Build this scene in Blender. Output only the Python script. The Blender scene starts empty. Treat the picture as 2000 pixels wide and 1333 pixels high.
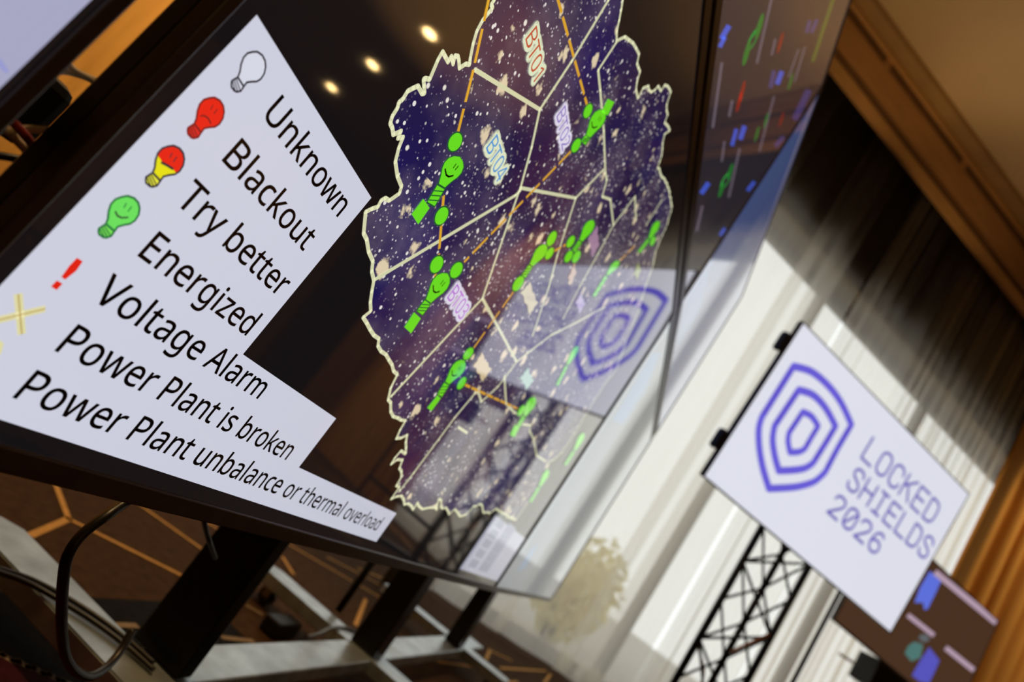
import bpy, bmesh, math, random
from mathutils import Vector, Matrix
from mathutils.geometry import tessellate_polygon

SC = bpy.context.scene
COL = SC.collection
PI = math.pi

# ------------------------------------------------------------------ camera
# world: X runs along the video wall, Y goes into the wall, Z is up, floor at Z = 0
FPX = 1341.086            # focal length in pixels of a 2000 px wide frame
CAM = Vector((-0.26960, -0.37239, 0.63299))
RW = Matrix(((0.17043654, -0.80692795, 0.56552513),     # rows: camera right, down, forward
             (0.38003661, -0.47568947, -0.79327908),
             (0.90913341, 0.350124, 0.2255873)))
cam_data = bpy.data.cameras.new('camera')
cam_data.sensor_width = 36.0
cam_data.lens = FPX / 2000.0 * 36.0
cam_data.clip_start = 0.02
cam_data.clip_end = 200
cam_data.dof.use_dof = True
cam_data.dof.focus_distance = 0.60
cam_data.dof.aperture_fstop = 4.3
cam = bpy.data.objects.new('camera', cam_data)
COL.objects.link(cam)
rt = RW.transposed()
mw = Matrix.Identity(4)
for i in range(3):
    mw[i][0] = rt[i][0]
    mw[i][1] = -rt[i][1]
    mw[i][2] = -rt[i][2]
    mw[i][3] = CAM[i]
cam.matrix_world = mw
SC.camera = cam

# ------------------------------------------------------------------ view, sky
SC.view_settings.view_transform = 'Standard'
SC.view_settings.look = 'None'
SC.view_settings.gamma = 1.0
SC.view_settings.exposure = 0.0
SC.cycles.use_denoising = True
SC.cycles.transparent_max_bounces = 24
SC.cycles.max_bounces = 8
SC.cycles.diffuse_bounces = 4
SC.cycles.glossy_bounces = 5
SC.cycles.sample_clamp_indirect = 6.0
world = bpy.data.worlds.new('sky')
world.use_nodes = True
SC.world = world
bg = world.node_tree.nodes['Background']
bg.inputs[0].default_value = (0.93, 0.97, 1.0, 1)
bg.inputs[1].default_value = SKY = 1.2


# the window wall stands at 50 degrees to the video wall; (s, n, z) are its own axes:
# s along it, n out of it into the room
WA = math.radians(-50)
WD = Vector((math.cos(WA), math.sin(WA), 0))
WN = Vector((WD.y, -WD.x, 0))
WP = Vector((5.0935, 0.3168, 0))
CEIL = 6.05


def W(s, n, z=0.0):
    return WP + WD * s + WN * n + Vector((0, 0, z))


def lamp(name, kind, loc, energy, color, size=0.1, aim=None, spread=None, size_y=None, spot=None):
    l = bpy.data.lights.new(name, kind)
    l.energy = energy
    l.color = color
    if kind == 'AREA':
        l.size = size
        if size_y:
            l.shape = 'RECTANGLE'
            l.size_y = size_y
        if spread:
            l.spread = spread
    else:
        l.shadow_soft_size = size
    if kind == 'SPOT':
        l.spot_size = spot
        l.spot_blend = 0.6
    o = bpy.data.objects.new(name, l)
    COL.objects.link(o)
    o.location = loc
    if aim is not None:
        d = Vector(aim) - Vector(loc)
        o.rotation_euler = d.to_track_quat('-Z', 'Y').to_euler()
    return o


WARM = (1.0, 0.62, 0.26)
# added fill spots aimed up at the ceiling, without any fixture
for x, y, z, e in ((4.25, -0.2, 4.0, 30), (5.3, -1.3, 4.0, 18), (6.9, -5.8, 3.3, 130), (1.6, -1.7, 3.3, 45)):
    lamp('ceiling_fill', 'SPOT', (x, y, z), e, WARM, 0.08, (x, y, 6.0), spot=1.4)
# added warm fill out in the room behind the camera, no real lamps
for x, y, e in ((-0.9, -3.8, 45), (-2.2, -8.0, 25)):
    lamp('room_fill', 'POINT', (x, y, 4.0), e, WARM, 0.25)
# added fill spots, no fixtures, on the drapes, the panelled back wall and the carpet behind the video wall
lamp('drape_fill', 'SPOT', W(4.7, 2.6, 5.7), 430, (1.0, 0.70, 0.34), 0.1, W(4.5, 0.0, 2.0), spot=1.0)
lamp('wall_fill', 'SPOT', (1.2, 1.7, 5.0), 1000, (1.0, 0.68, 0.27), 0.1, (2.1, 3.5, 1.6), spot=1.2)
lamp('carpet_fill', 'SPOT', (0.9, 1.5, 5.6), 330, (1.0, 0.64, 0.28), 0.1, (0.9, 1.0, 0.0), spot=0.85)


# ------------------------------------------------------------------ helpers: image rays


def ray(px, py):
    return rt @ Vector(((px - 1000.0) / FPX, (py - 666.5) / FPX, 1.0))


def hit(px, py, p0, nrm):
    d = ray(px, py)
    return CAM + d * ((Vector(p0) - CAM).dot(nrm) / d.dot(nrm))


def on_y(px, py, y):
    return hit(px, py, (0, y, 0), Vector((0, 1, 0)))


def on_z(px, py, z):
    return hit(px, py, (0, 0, z), Vector((0, 0, 1)))


# ------------------------------------------------------------------ helpers: materials
MATS = {}


def mat(name, color=(0.5, 0.5, 0.5), rough=0.5, metal=0.0, emit=None, strength=1.0, spec=0.5,
        coat=0.0, ior=None, vary=0.0, vscale=8.0, bump=0.0, bscale=40.0, stretch=None):
    if name in MATS:
        return MATS[name]
    m = bpy.data.materials.new(name)
    m.use_nodes = True
    nt = m.node_tree
    b = nt.nodes['Principled BSDF']
    b.inputs['Base Color'].default_value = (*color, 1)
    b.inputs['Roughness'].default_value = rough
    b.inputs['Metallic'].default_value = metal
    b.inputs['Specular IOR Level'].default_value = spec
    if ior:
        b.inputs['IOR'].default_value = ior
    if coat:
        b.inputs['Coat Weight'].default_value = coat
        b.inputs['Coat Roughness'].default_value = rough
        b.inputs['Coat IOR'].default_value = 1.8
    if emit:
        b.inputs['Emission Color'].default_value = (*emit, 1)
        b.inputs['Emission Strength'].default_value = strength
    if vary or bump:
        tc = nt.nodes.new('ShaderNodeTexCoord')
        mp = nt.nodes.new('ShaderNodeMapping')
        if stretch:
            mp.inputs['Scale'].default_value = stretch
        nt.links.new(tc.outputs['Object'], mp.inputs['Vector'])
        if vary:
            nz = nt.nodes.new('ShaderNodeTexNoise')
            nz.inputs['Scale'].default_value = vscale
            nz.inputs['Detail'].default_value = 5
            nt.links.new(mp.outputs[0], nz.inputs['Vector'])
            cr = nt.nodes.new('ShaderNodeValToRGB')
            cr.color_ramp.elements[0].position = 0.3
            cr.color_ramp.elements[1].position = 0.7
            cr.color_ramp.elements[0].color = (*[c * (1 - vary) for c in color], 1)
            cr.color_ramp.elements[1].color = (*[min(1, c * (1 + vary)) for c in color], 1)
            nt.links.new(nz.outputs['Fac'], cr.inputs[0])
            nt.links.new(cr.outputs[0], b.inputs['Base Color'])
        if bump:
            nb = nt.nodes.new('ShaderNodeTexNoise')
            nb.inputs['Scale'].default_value = bscale
            nt.links.new(mp.outputs[0], nb.inputs['Vector'])
            bp = nt.nodes.new('ShaderNodeBump')
            bp.inputs['Strength'].default_value = bump
            bp.inputs['Distance'].default_value = 0.01
            nt.links.new(nb.outputs['Fac'], bp.inputs['Height'])
            nt.links.new(bp.outputs[0], b.inputs['Normal'])
    MATS[name] = m
    return m


def screen(name, rgb, strength=1.0):
    """a lit area of a display behind its glossy glass"""
    return mat('screen_' + name, (0.004, 0.004, 0.004), 0.035, emit=rgb, strength=strength, coat=1.0, ior=1.8)


# ------------------------------------------------------------------ helpers: objects
def tag(o, label=None, cat=None, group=None, kind=None):
    if label:
        o['label'] = label
    if cat:
        o['category'] = cat
    if group:
        o['group'] = group
    if kind:
        o['kind'] = kind
    return o


def empty(name, loc, label, cat, group=None, rot=None):
    o = bpy.data.objects.new(name, None)
    o.empty_display_size = 0.1
    COL.objects.link(o)
    m = Matrix.Translation(Vector(loc))
    if rot is not None:
        m = m @ rot.to_4x4()
    o.matrix_basis = m
    return tag(o, label, cat, group)


def link(name, bm, mats, parent=None, smooth=False, world_space=False):
    me = bpy.data.meshes.new(name)
    bm.normal_update()
    bm.to_mesh(me)
    bm.free()
    for m in (mats if isinstance(mats, (list, tuple)) else [mats]):
        me.materials.append(m)
    if smooth:
        for p in me.polygons:
            p.use_smooth = True
    o = bpy.data.objects.new(name, me)
    COL.objects.link(o)
    if parent is not None:
        o.parent = parent
    return o


def box(bm, x0, x1, y0, y1, z0, z1, mi=0, bev=0.0, xf=None):
    vs = [bm.verts.new(Vector(p)) for p in ((x0, y0, z0), (x1, y0, z0), (x1, y1, z0), (x0, y1, z0),
                                            (x0, y0, z1), (x1, y0, z1), (x1, y1, z1), (x0, y1, z1))]
    fs = [bm.faces.new([vs[i] for i in f]) for f in
          ((0, 3, 2, 1), (4, 5, 6, 7), (0, 1, 5, 4), (1, 2, 6, 5), (2, 3, 7, 6), (3, 0, 4, 7))]
    for f in fs:
        f.material_index = mi
    if bev:
        es = list({e for f in fs for e in f.edges})
        r = bmesh.ops.bevel(bm, geom=es, offset=bev, segments=2, affect='EDGES', profile=0.5)
        vs = list({v for f in r['faces'] for v in f.verts} | {v for v in vs if v.is_valid})
    if xf is not None:
        for v in vs:
            v.co = xf(v.co)
    return vs


def boxw(bm, s0, s1, n0, n1, z0, z1, mi=0, bev=0.0):
    """a box in the window wall's own axes"""
    return box(bm, s0, s1, -n1, -n0, z0, z1, mi, bev, xf=lambda c: W(c.x, -c.y, c.z))


def tube(bm, pts, r, seg=8, mi=0, cap=True, r2=None):
    pts = [Vector(p) for p in pts]
    n = len(pts)
    rings = []
    prev = None
    for i, p in enumerate(pts):
        t = (pts[min(i + 1, n - 1)] - pts[max(i - 1, 0)]).normalized()
        if prev is None:
            a = Vector((0, 0, 1)) if abs(t.z) < 0.9 else Vector((1, 0, 0))
            u = t.cross(a).normalized()
        else:
            u = (prev - t * prev.dot(t)).normalized()
        prev = u
        v = t.cross(u)
        rr = r if r2 is None else r + (r2 - r) * i / (n - 1)
        rings.append([bm.verts.new(p + (u * math.cos(2 * PI * k / seg) + v * math.sin(2 * PI * k / seg)) * rr)
                      for k in range(seg)])
    for a, b in zip(rings, rings[1:]):
        for k in range(seg):
            f = bm.faces.new((a[k], a[(k + 1) % seg], b[(k + 1) % seg], b[k]))
            f.material_index = mi
            f.smooth = True
    if cap:
        bm.faces.new(rings[0][::-1]).material_index = mi
        bm.faces.new(rings[-1]).material_index = mi


def smooth_path(pts, k=6):
    pts = [Vector(p) for p in pts]
    out = []
    for i in range(len(pts) - 1):
        p0, p1, p2, p3 = pts[max(i - 1, 0)], pts[i], pts[i + 1], pts[min(i + 2, len(pts) - 1)]
        for j in range(k):
            t = j / k
            out.append(0.5 * ((2 * p1) + (p2 - p0) * t + (2 * p0 - 5 * p1 + 4 * p2 - p3) * t * t
                              + (3 * p1 - p0 - 3 * p2 + p3) * t ** 3))
    out.append(pts[-1])
    return out


# ------------------------------------------------------------------ helpers: flat graphics of a display
class Flat:
    """flat shapes on a display, in its own x, z; each layer a hair in front of the last"""

    def __init__(self):
        self.bm = bmesh.new()
        self.mats = []

    def mi(self, m):
        if m not in self.mats:
            self.mats.append(m)
        return self.mats.index(m)

    def poly(self, m, layer, *contours):
        i = self.mi(m)
        y = -layer * 0.00012
        cs = [[Vector((p[0], p[1], 0)) for p in c] for c in contours]
        tris = tessellate_polygon(cs)
        flat = [self.bm.verts.new((p.x, y, p.y)) for c in cs for p in c]
        for t in tris:
            a, b, c = [flat[k] for k in t]
            nrm = (b.co - a.co).cross(c.co - a.co)
            if nrm.length < 1e-14:
                continue
            try:
                f = self.bm.faces.new((a, b, c) if nrm.y < 0 else (a, c, b))
                f.material_index = i
            except ValueError:
                pass

    def line(self, m, layer, pts, w, closed=False, join=True):
        pts = [Vector((p[0], p[1])) for p in pts]
        if closed:
            pts = pts + [pts[0]]
        for a, b in zip(pts, pts[1:]):
            d = b - a
            if d.length < 1e-6:
                continue
            u = Vector((-d.y, d.x)).normalized() * (w / 2)
            self.poly(m, layer, [a + u, a - u, b - u, b + u])
        if join:
            for p in pts:
                self.disc(m, layer, p, w / 2, w / 2, 8)

    def disc(self, m, layer, c, rx, ry, n=20):
        self.poly(m, layer, [(c[0] + rx * math.cos(2 * PI * k / n), c[1] + ry * math.sin(2 * PI * k / n))
                             for k in range(n)])

    def glyphs(self, s, x, z, cap, width=None):
        """outlines of a line of text standing at x, z"""
        k = cap / 714.0
        kx = k
        if width:
            tot = sum(GLYPH[c][0] for c in s) - 130
            kx = width / tot
        out = []
        cx = -80 if width else 0
        for c in s:
            adv, cs = GLYPH[c]
            if cs and c == 'i':
                for q in cs:
                    out.append([[(x + (cx + q[i]) * kx, z + q[i + 1] * k) for i in range(0, len(q), 2)]])
            elif cs:
                out.append([[(x + (cx + q[i]) * kx, z + q[i + 1] * k) for i in range(0, len(q), 2)] for q in cs])
            cx += adv
        return out

    def text(self, m, layer, s, x, z, cap, width=None, halo=None, halo_w=0.0):
        for g in self.glyphs(s, x, z, cap, width):
            if halo:
                for c in g:
                    self.line(halo, layer, c, halo_w, closed=True)
            self.poly(m, layer + 1, *g)

    def build(self, name, parent):
        return link(name, self.bm, self.mats, parent)


GLYPH = {" ":[260,[]],"0":[572,[[285,-10,211,1,152,33,107,88,75,161,55,251,49,358,52,432,59,498,73,556,91,606,116,648,148,682,186,706,232,720,285,725,358,714,418,682,464,628,497,556,516,465,523,358,520,285,512,219,499,161,480,110,455,68,423,34,385,10,339,-5],[285,65,333,73,371,97,399,137,419,194,430,268,434,358,430,447,419,520,399,577,371,618,333,642,285,650,236,642,198,618,171,577,152,520,141,447,137,358,141,268,152,195,171,138,198,97,236,73]]],"1":[572,[[269,0,269,499,270,568,273,622,244,595,211,567,135,505,89,564,282,714,355,714,355,0]]],"2":[572,[[48,0,48,73,235,262,326,358,359,400,382,440,396,483,401,529,392,581,366,618,326,641,275,649,226,644,184,631,144,610,103,581,56,640,101,672,153,699,190,713,231,721,275,724,337,718,390,702,433,674,465,636,485,589,491,534,485,480,468,430,440,381,404,333,375,300,343,266,308,231,159,84,159,80,520,80,520,0]]],"3":[572,[[241,-10,187,-8,137,-2,90,10,45,29,45,111,92,91,142,77,193,67,242,64,300,68,346,81,381,102,412,146,423,205,410,263,371,302,331,318,282,328,223,331,154,331,154,406,224,406,278,410,322,422,358,443,392,486,403,541,394,587,368,622,327,643,273,650,219,646,174,633,133,614,93,590,49,650,92,678,143,702,183,714,226,722,272,724,340,718,396,702,439,674,469,638,487,595,493,547,489,502,475,464,453,432,423,407,387,388,345,376,345,372,397,362,440,344,473,318,496,286,510,247,515,203,508,144,486,93,449,49,397,17,352,2,300,-7]]],"4":[572,[[363,0,363,162,21,162,21,237,357,718,448,718,448,241,552,241,552,162,448,162,448,0],[107,241,363,241,363,466,364,554,368,624,364,624,344,583,321,546]]],"A":[639,[[0,0,279,717,360,717,638,0,545,0,459,221,176,221,91,0],[206,301,432,301,352,517,342,546,328,590,318,624,302,563,287,517]]],"B":[650,[[97,0,97,714,301,714,383,710,451,696,504,675,542,642,564,596,572,537,563,479,537,432,494,398,436,379,436,374,479,364,518,348,550,325,575,294,591,254,596,203,589,143,566,93,529,53,480,24,419,6,348,0],[187,410,319,410,374,413,416,423,445,439,470,476,479,527,469,578,438,611,404,626,360,634,305,637,187,637],[187,76,331,76,388,80,432,92,463,113,491,156,500,210,490,261,462,301,429,320,383,331,324,335,187,335]]],"E":[556,[[97,0,97,714,496,714,496,635,187,635,187,412,478,412,478,334,187,334,187,79,496,79,496,0]]],"P":[605,[[97,0,97,714,286,714,371,708,439,690,490,659,526,617,547,566,554,504,547,447,528,393,506,361,476,333,439,310,392,292,335,282,269,278,187,278,187,0],[187,355,259,355,321,359,372,370,411,388,439,415,455,452,461,500,450,560,417,603,382,622,336,633,278,637,187,637]]],"T":[556,[[233,0,233,635,10,635,10,714,545,714,545,635,323,635,323,0]]],"U":[731,[[362,-10,280,-2,213,22,159,62,121,116,98,180,90,254,90,714,180,714,180,251,185,197,201,152,226,116,263,89,310,73,367,68,426,74,473,91,508,119,532,157,546,201,551,252,551,714,640,714,640,252,637,204,627,160,610,119,586,82,556,50,519,25,474,5,422,-6]]],"V":[600,[[255,0,0,714,94,714,255,256,282,174,300,100,318,174,345,258,505,714,600,714,345,0]]],"a":[561,[[215,-10,169,-6,129,7,94,29,67,59,51,99,46,149,53,198,74,239,109,273,159,297,223,313,303,320,394,323,394,355,387,412,365,448,330,468,283,474,242,471,203,462,166,448,132,433,105,499,143,517,188,532,237,542,288,545,348,540,396,526,433,502,459,468,475,422,480,365,480,0,416,0,399,76,395,76,359,38,322,11,276,-5],[235,61,297,70,348,99,373,128,388,167,393,214,393,262,314,259,254,254,208,243,176,227,147,193,137,148,144,109,165,82,196,66]]],"b":[615,[[339,-10,282,-4,236,13,200,38,173,68,166,68,148,0,85,0,85,760,173,760,173,575,172,512,168,465,173,465,200,496,236,522,282,539,339,545,401,537,455,514,500,476,533,422,553,352,560,268,553,184,533,114,499,60,454,21,401,-2],[326,63,389,76,433,116,453,157,465,208,469,269,453,382,405,449,324,472,273,467,234,450,206,423,188,384,177,334,173,271,173,267,177,206,187,156,205,115,233,86,274,69]]],"c":[480,[[300,-10,254,-7,212,3,174,19,139,42,110,72,87,109,69,153,59,205,55,265,59,327,70,381,88,426,113,464,142,494,178,517,217,533,260,543,306,546,346,544,385,537,420,528,447,517,420,444,364,461,333,467,304,469,216,446,164,379,146,266,150,206,163,157,184,117,214,89,253,72,299,66,340,68,376,75,409,85,438,97,438,19,410,7,379,-2,343,-8]]],"d":[615,[[275,-10,213,-2,159,21,115,59,82,113,62,183,55,267,62,351,82,421,115,476,160,515,214,538,276,546,332,540,378,523,413,498,442,467,448,467,445,505,442,546,442,760,530,760,530,0,459,0,446,72,442,72,414,41,378,14,332,-4],[289,63,340,68,380,84,408,109,428,146,439,193,443,250,443,266,439,327,428,379,410,420,382,449,341,467,288,473,245,467,209,448,182,416,162,375,150,324,146,265,150,206,162,156,182,116,226,76]]],"e":[564,[[313,-10,264,-7,219,4,178,21,142,45,112,76,88,113,69,158,59,208,55,264,58,320,68,370,85,415,107,454,135,486,168,512,205,531,247,542,292,546,336,543,375,533,411,516,454,480,487,431,501,393,510,351,513,304,513,251,146,251,152,195,168,149,193,113,226,86,268,70,317,65,365,67,407,75,448,86,489,102,489,25,448,9,408,-2,364,-8],[148,321,421,321,413,383,390,431,349,463,291,474,235,464,192,433,170,403,156,365]]],"g":[615,[[290,-240,216,-236,152,-225,97,-206,97,-125,154,-148,220,-162,295,-167,357,-157,404,-127,433,-79,443,-16,443,5,444,39,446,71,442,71,400,26,344,-1,276,-10,212,-2,158,22,113,63,81,118,62,186,55,267,61,347,81,414,113,471,157,512,211,538,275,546,325,541,371,526,410,501,443,465,448,465,460,536,530,536,530,-9,524,-79,504,-137,471,-182,425,-214,365,-234],[289,62,338,67,377,81,407,106,428,140,440,187,444,246,444,267,440,333,427,386,406,424,376,451,336,467,287,472,228,459,183,419,162,378,150,327,146,266,150,205,162,155,182,115,227,75]]],"h":[618,[[85,0,85,760,173,760,173,537,172,498,168,462,174,462,205,498,245,524,291,540,341,545,401,540,450,524,488,498,515,461,532,411,537,349,537,0,450,0,450,343,437,415,397,458,330,472,276,466,235,450,206,422,188,383,177,335,173,277,173,0]]],"i":[258,[[130,625,110,628,93,639,82,656,78,681,82,706,93,723,110,734,130,737,149,734,166,723,177,706,181,681,177,656,166,639,149,628],[85,0,85,536,173,536,173,0]]],"k":[534,[[85,0,85,760,172,760,172,363,171,321,168,276,172,276,190,299,214,330,236,355,407,536,510,536,293,307,525,0,419,0,233,250,172,197,172,0]]],"l":[258,[[85,0,85,760,173,760,173,0]]],"m":[935,[[85,0,85,536,156,536,169,463,174,463,203,500,242,526,285,541,332,546,406,536,461,506,496,456,501,456,533,496,575,524,622,541,673,546,729,541,774,525,809,500,834,462,849,412,854,349,854,0,767,0,767,345,755,416,719,458,658,472,611,467,574,452,546,427,528,392,517,349,513,296,513,0,426,0,426,345,414,416,377,458,316,472,268,466,230,450,204,422,187,384,176,336,173,278,173,0]]],"n":[618,[[85,0,85,536,156,536,169,463,174,463,205,500,246,526,293,541,343,546,402,541,450,525,488,500,515,462,532,412,537,349,537,0,450,0,450,343,437,415,397,458,330,472,277,466,236,450,207,422,188,384,177,336,173,278,173,0]]],"o":[605,[[301,-10,255,-6,213,4,175,22,140,48,111,79,87,117,69,162,59,213,55,269,62,351,85,419,122,474,172,514,233,538,304,546,351,542,394,532,432,513,467,489,496,457,520,420,537,375,547,325,551,269,543,187,521,118,484,63,433,22,372,-2],[303,63,352,69,392,88,422,119,443,160,456,210,460,269,456,328,443,377,422,418,392,448,352,466,302,472,252,466,213,448,183,418,162,377,150,328,146,269,150,210,163,160,184,119,213,88,253,69]]],"r":[413,[[85,0,85,536,157,536,167,438,171,438,201,479,238,514,283,538,335,546,368,545,398,540,387,459,359,464,329,466,289,460,252,444,220,416,194,381,178,337,173,286,173,0]]],"s":[479,[[220,-10,168,-8,123,-1,85,10,52,24,52,104,87,89,129,75,175,64,222,61,280,66,319,83,342,108,349,140,346,159,338,176,323,192,299,208,264,225,217,244,169,264,128,284,95,306,71,332,56,364,51,404,65,464,107,509,147,530,196,542,252,546,299,544,343,536,385,525,423,510,393,440,358,453,322,464,285,472,246,474,198,470,164,456,142,436,135,409,138,389,148,372,165,356,192,342,227,325,273,307,320,288,360,267,392,245,415,219,429,187,434,148,428,100,408,61,376,30,333,8,281,-6]]],"t":[361,[[249,-10,209,-6,172,4,139,24,114,55,98,98,92,156,92,468,16,468,16,510,93,545,128,659,180,659,180,536,335,536,335,468,180,468,180,158,186,115,204,86,230,68,264,62,305,66,339,73,339,6,322,0,299,-5]]],"u":[618,[[274,-10,215,-5,166,11,128,36,101,74,84,123,79,185,79,536,168,536,168,191,181,120,221,77,287,63,340,69,381,85,411,113,430,151,441,199,445,257,445,536,533,536,533,0,461,0,448,71,444,71,413,35,372,9,324,-5]]],"v":[508,[[203,0,0,536,94,536,208,220,225,171,241,119,251,78,255,78,266,120,283,172,300,220,414,536,508,536,304,0]]],"w":[786,[[158,1,11,537,102,537,176,251,197,164,211,91,215,91,225,133,237,186,251,235,346,537,442,537,534,235,555,161,570,92,574,92,587,161,610,251,685,537,775,537,626,1,523,1,431,303,408,383,394,445,390,445,377,383,354,302,258,1]]],"y":[510,[[84,-240,42,-238,11,-232,11,-162,37,-166,70,-168,111,-161,144,-142,169,-112,189,-73,217,-2,1,536,95,536,211,231,238,155,248,119,256,85,260,85,278,151,306,232,415,536,510,536,279,-74,258,-121,234,-162,206,-195,173,-220,132,-235]]],"z":[470,[[39,0,39,58,327,468,56,468,56,536,424,536,424,470,140,68,431,68,431,0]]]}


# ------------------------------------------------------------------ displays
M_BEZEL = mat('glossy_black_bezel', (0.060, 0.036, 0.020), 0.30, spec=0.5, vary=0.2, vscale=30)  # brown reflection of the warm room put into the black bezel's base colour
M_TVBODY = mat('matt_black_cover', (0.018, 0.018, 0.019), 0.45, bump=0.05, bscale=300)
M_CLAMP = mat('black_rubber', (0.015, 0.016, 0.016), 0.6, vary=0.2)
M_TEXT = mat('screen_black', (0.004, 0.004, 0.004), 0.035, coat=1.0, ior=1.6)

WHITE = screen('legend_white', (0.67, 0.68, 0.80))
BLACKGLASS = screen('map_black', (0.0075, 0.0062, 0.0070))
CREAM = screen('cream', (0.72, 0.73, 0.46))
ORANGE = screen('orange', (0.80, 0.42, 0.03))
GREEN = screen('green', (0.155, 0.80, 0.02))
DKGREEN = screen('dark_green', (0.015, 0.10, 0.03))


def loc_on(M):
    """pixel of the photograph -> x, z on the glass of the display standing at M"""
    inv = M.inverted()
    nrm = M.to_3x3() @ Vector((0, 1, 0))
    org = M.translation

    def f(px, py):
        q = inv @ hit(px, py, org, nrm)
        return Vector((q.x, q.z))
    return f


def television(M, w, h, label, group, display, bez=(0.010, 0.010, 0.010, 0.017), depth=0.035, name='television'):
    root = empty(name, M.translation, label, 'television', group, M.to_3x3())
    l, r, t, b = bez
    bm = bmesh.new()
    for x0, x1, z0, z1 in ((-l, w + r, -b, 0), (-l, w + r, h, h + t), (-l, 0, 0, h), (w, w + r, 0, h)):
        box(bm, x0, x1, -0.003, 0.012, z0, z1, bev=0.0015)
    link('frame', bm, M_BEZEL, root)
    bm = bmesh.new()
    box(bm, -l + 0.002, w + r - 0.002, 0.0125, depth, -b + 0.002, h + t - 0.002, bev=0.004)
    box(bm, w * 0.18, w * 0.82, depth + 0.0005, depth + 0.03, h * 0.12, h * 0.7, bev=0.012)
    link('back_cover', bm, M_TVBODY, root)
    display.build('display', root)
    return root


def full_panel(fl, m, w, h, layer=0):
    fl.poly(m, layer, [(0, 0), (w, 0), (w, h), (0, h)])


# ---- the map display (lower row, nearest)
MA = Matrix.Translation((0, 0, 0.5))
pa = loc_on(MA)
P = lambda pts: [pa(*q) for q in pts]
AW, AH = 1.66, 0.935
fl = Flat()
full_panel(fl, BLACKGLASS, AW, AH)

# night lights of the map, in the display's own coordinates
m = screen('night_map', (0.02, 0.014, 0.10))
nt = m.node_tree
bs = nt.nodes['Principled BSDF']
N, L = nt.nodes.new, nt.links.new
tc = N('ShaderNodeTexCoord')


def vor(scale, warp=0.0):
    v = N('ShaderNodeTexVoronoi')
    v.inputs['Scale'].default_value = scale
    L(tc.outputs['Object'], v.inputs['Vector'])
    return v


def noi(scale, detail=3.0):
    v = N('ShaderNodeTexNoise')
    v.inputs['Scale'].default_value = scale
    v.inputs['Detail'].default_value = detail
    L(tc.outputs['Object'], v.inputs['Vector'])
    return v


def mth(op, a, b=None, clamp=False):
    v = N('ShaderNodeMath')
    v.operation = op
    v.use_clamp = clamp
    for i, x in enumerate((a, b)):
        if x is None:
            continue
        if isinstance(x, (int, float)):
            v.inputs[i].default_value = x
        else:
            L(x, v.inputs[i])
    return v.outputs[0]


def ramp(src, *stops):
    v = N('ShaderNodeValToRGB')
    els = v.color_ramp.elements
    while len(els) < len(stops):
        els.new(0.5)
    for e, (p, c) in zip(els, stops):
        e.position = p
        e.color = (*c, 1)
    L(src, v.inputs[0])
    return v.outputs[0]


def mix(f, a, b):
    v = N('ShaderNodeMix')
    v.data_type = 'RGBA'
    if isinstance(f, (int, float)):
        v.inputs[0].default_value = f
    else:
        L(f, v.inputs[0])
    for i, x in ((6, a), (7, b)):
        if isinstance(x, tuple):
            v.inputs[i].default_value = (*x, 1)
        else:
            L(x, v.inputs[i])
    return v.outputs[2]


def stars(scale, lo, hi, keep):
    """sharp dots of random size, kept in a part of the cells"""
    v = vor(scale)
    sep = N('ShaderNodeSeparateColor')
    L(v.outputs['Color'], sep.inputs[0])
    rad = mth('ADD', mth('MULTIPLY', sep.outputs[0], hi - lo), lo)
    inside = mth('MULTIPLY', mth('SUBTRACT', rad, v.outputs['Distance']), 14.0, True)
    return mth('MULTIPLY', inside, mth('LESS_THAN', sep.outputs[1], keep))


base = ramp(noi(5.0, 2).outputs['Fac'], (0.30, (0.012, 0.008, 0.105)), (0.52, (0.016, 0.011, 0.062)),
            (0.72, (0.050, 0.016, 0.062)))
dens = ramp(noi(9.0, 3).outputs['Fac'], (0.42, (0, 0, 0)), (0.62, (1, 1, 1)))
fine = mth('MULTIPLY', stars(230, 0.12, 0.40, 0.62), mth('ADD', mth('MULTIPLY', dens, 0.85), 0.15))
mid = stars(125, 0.08, 0.34, 0.62)
big = stars(62, 0.05, 0.24, 0.50)
town_edge = mth('ADD', mth('MULTIPLY', noi(120, 5).outputs['Fac'], 0.80), -0.34)
tv_ = vor(34)
ts = N('ShaderNodeSeparateColor')
L(tv_.outputs['Color'], ts.inputs[0])
town = mth('MULTIPLY', mth('SUBTRACT', mth('ADD', mth('MULTIPLY', ts.outputs[0], 0.36), town_edge),
                           tv_.outputs['Distance']), 7.0, True)
town = mth('MULTIPLY', town, mth('LESS_THAN', ts.outputs[1], 0.72))
haze = mth('MULTIPLY', mth('MULTIPLY', noi(70, 6).outputs['Fac'], dens), 0.30)
c0_ = mix(haze, base, (0.42, 0.32, 0.36))
c1 = mix(fine, c0_, (0.66, 0.62, 0.64))
c2 = mix(mid, c1, (0.86, 0.82, 0.78))
c2 = mix(big, c2, (0.88, 0.82, 0.74))
c3 = mix(town, c2, (0.82, 0.68, 0.46))
L(c3, bs.inputs['Emission Color'])
NIGHT = m

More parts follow.
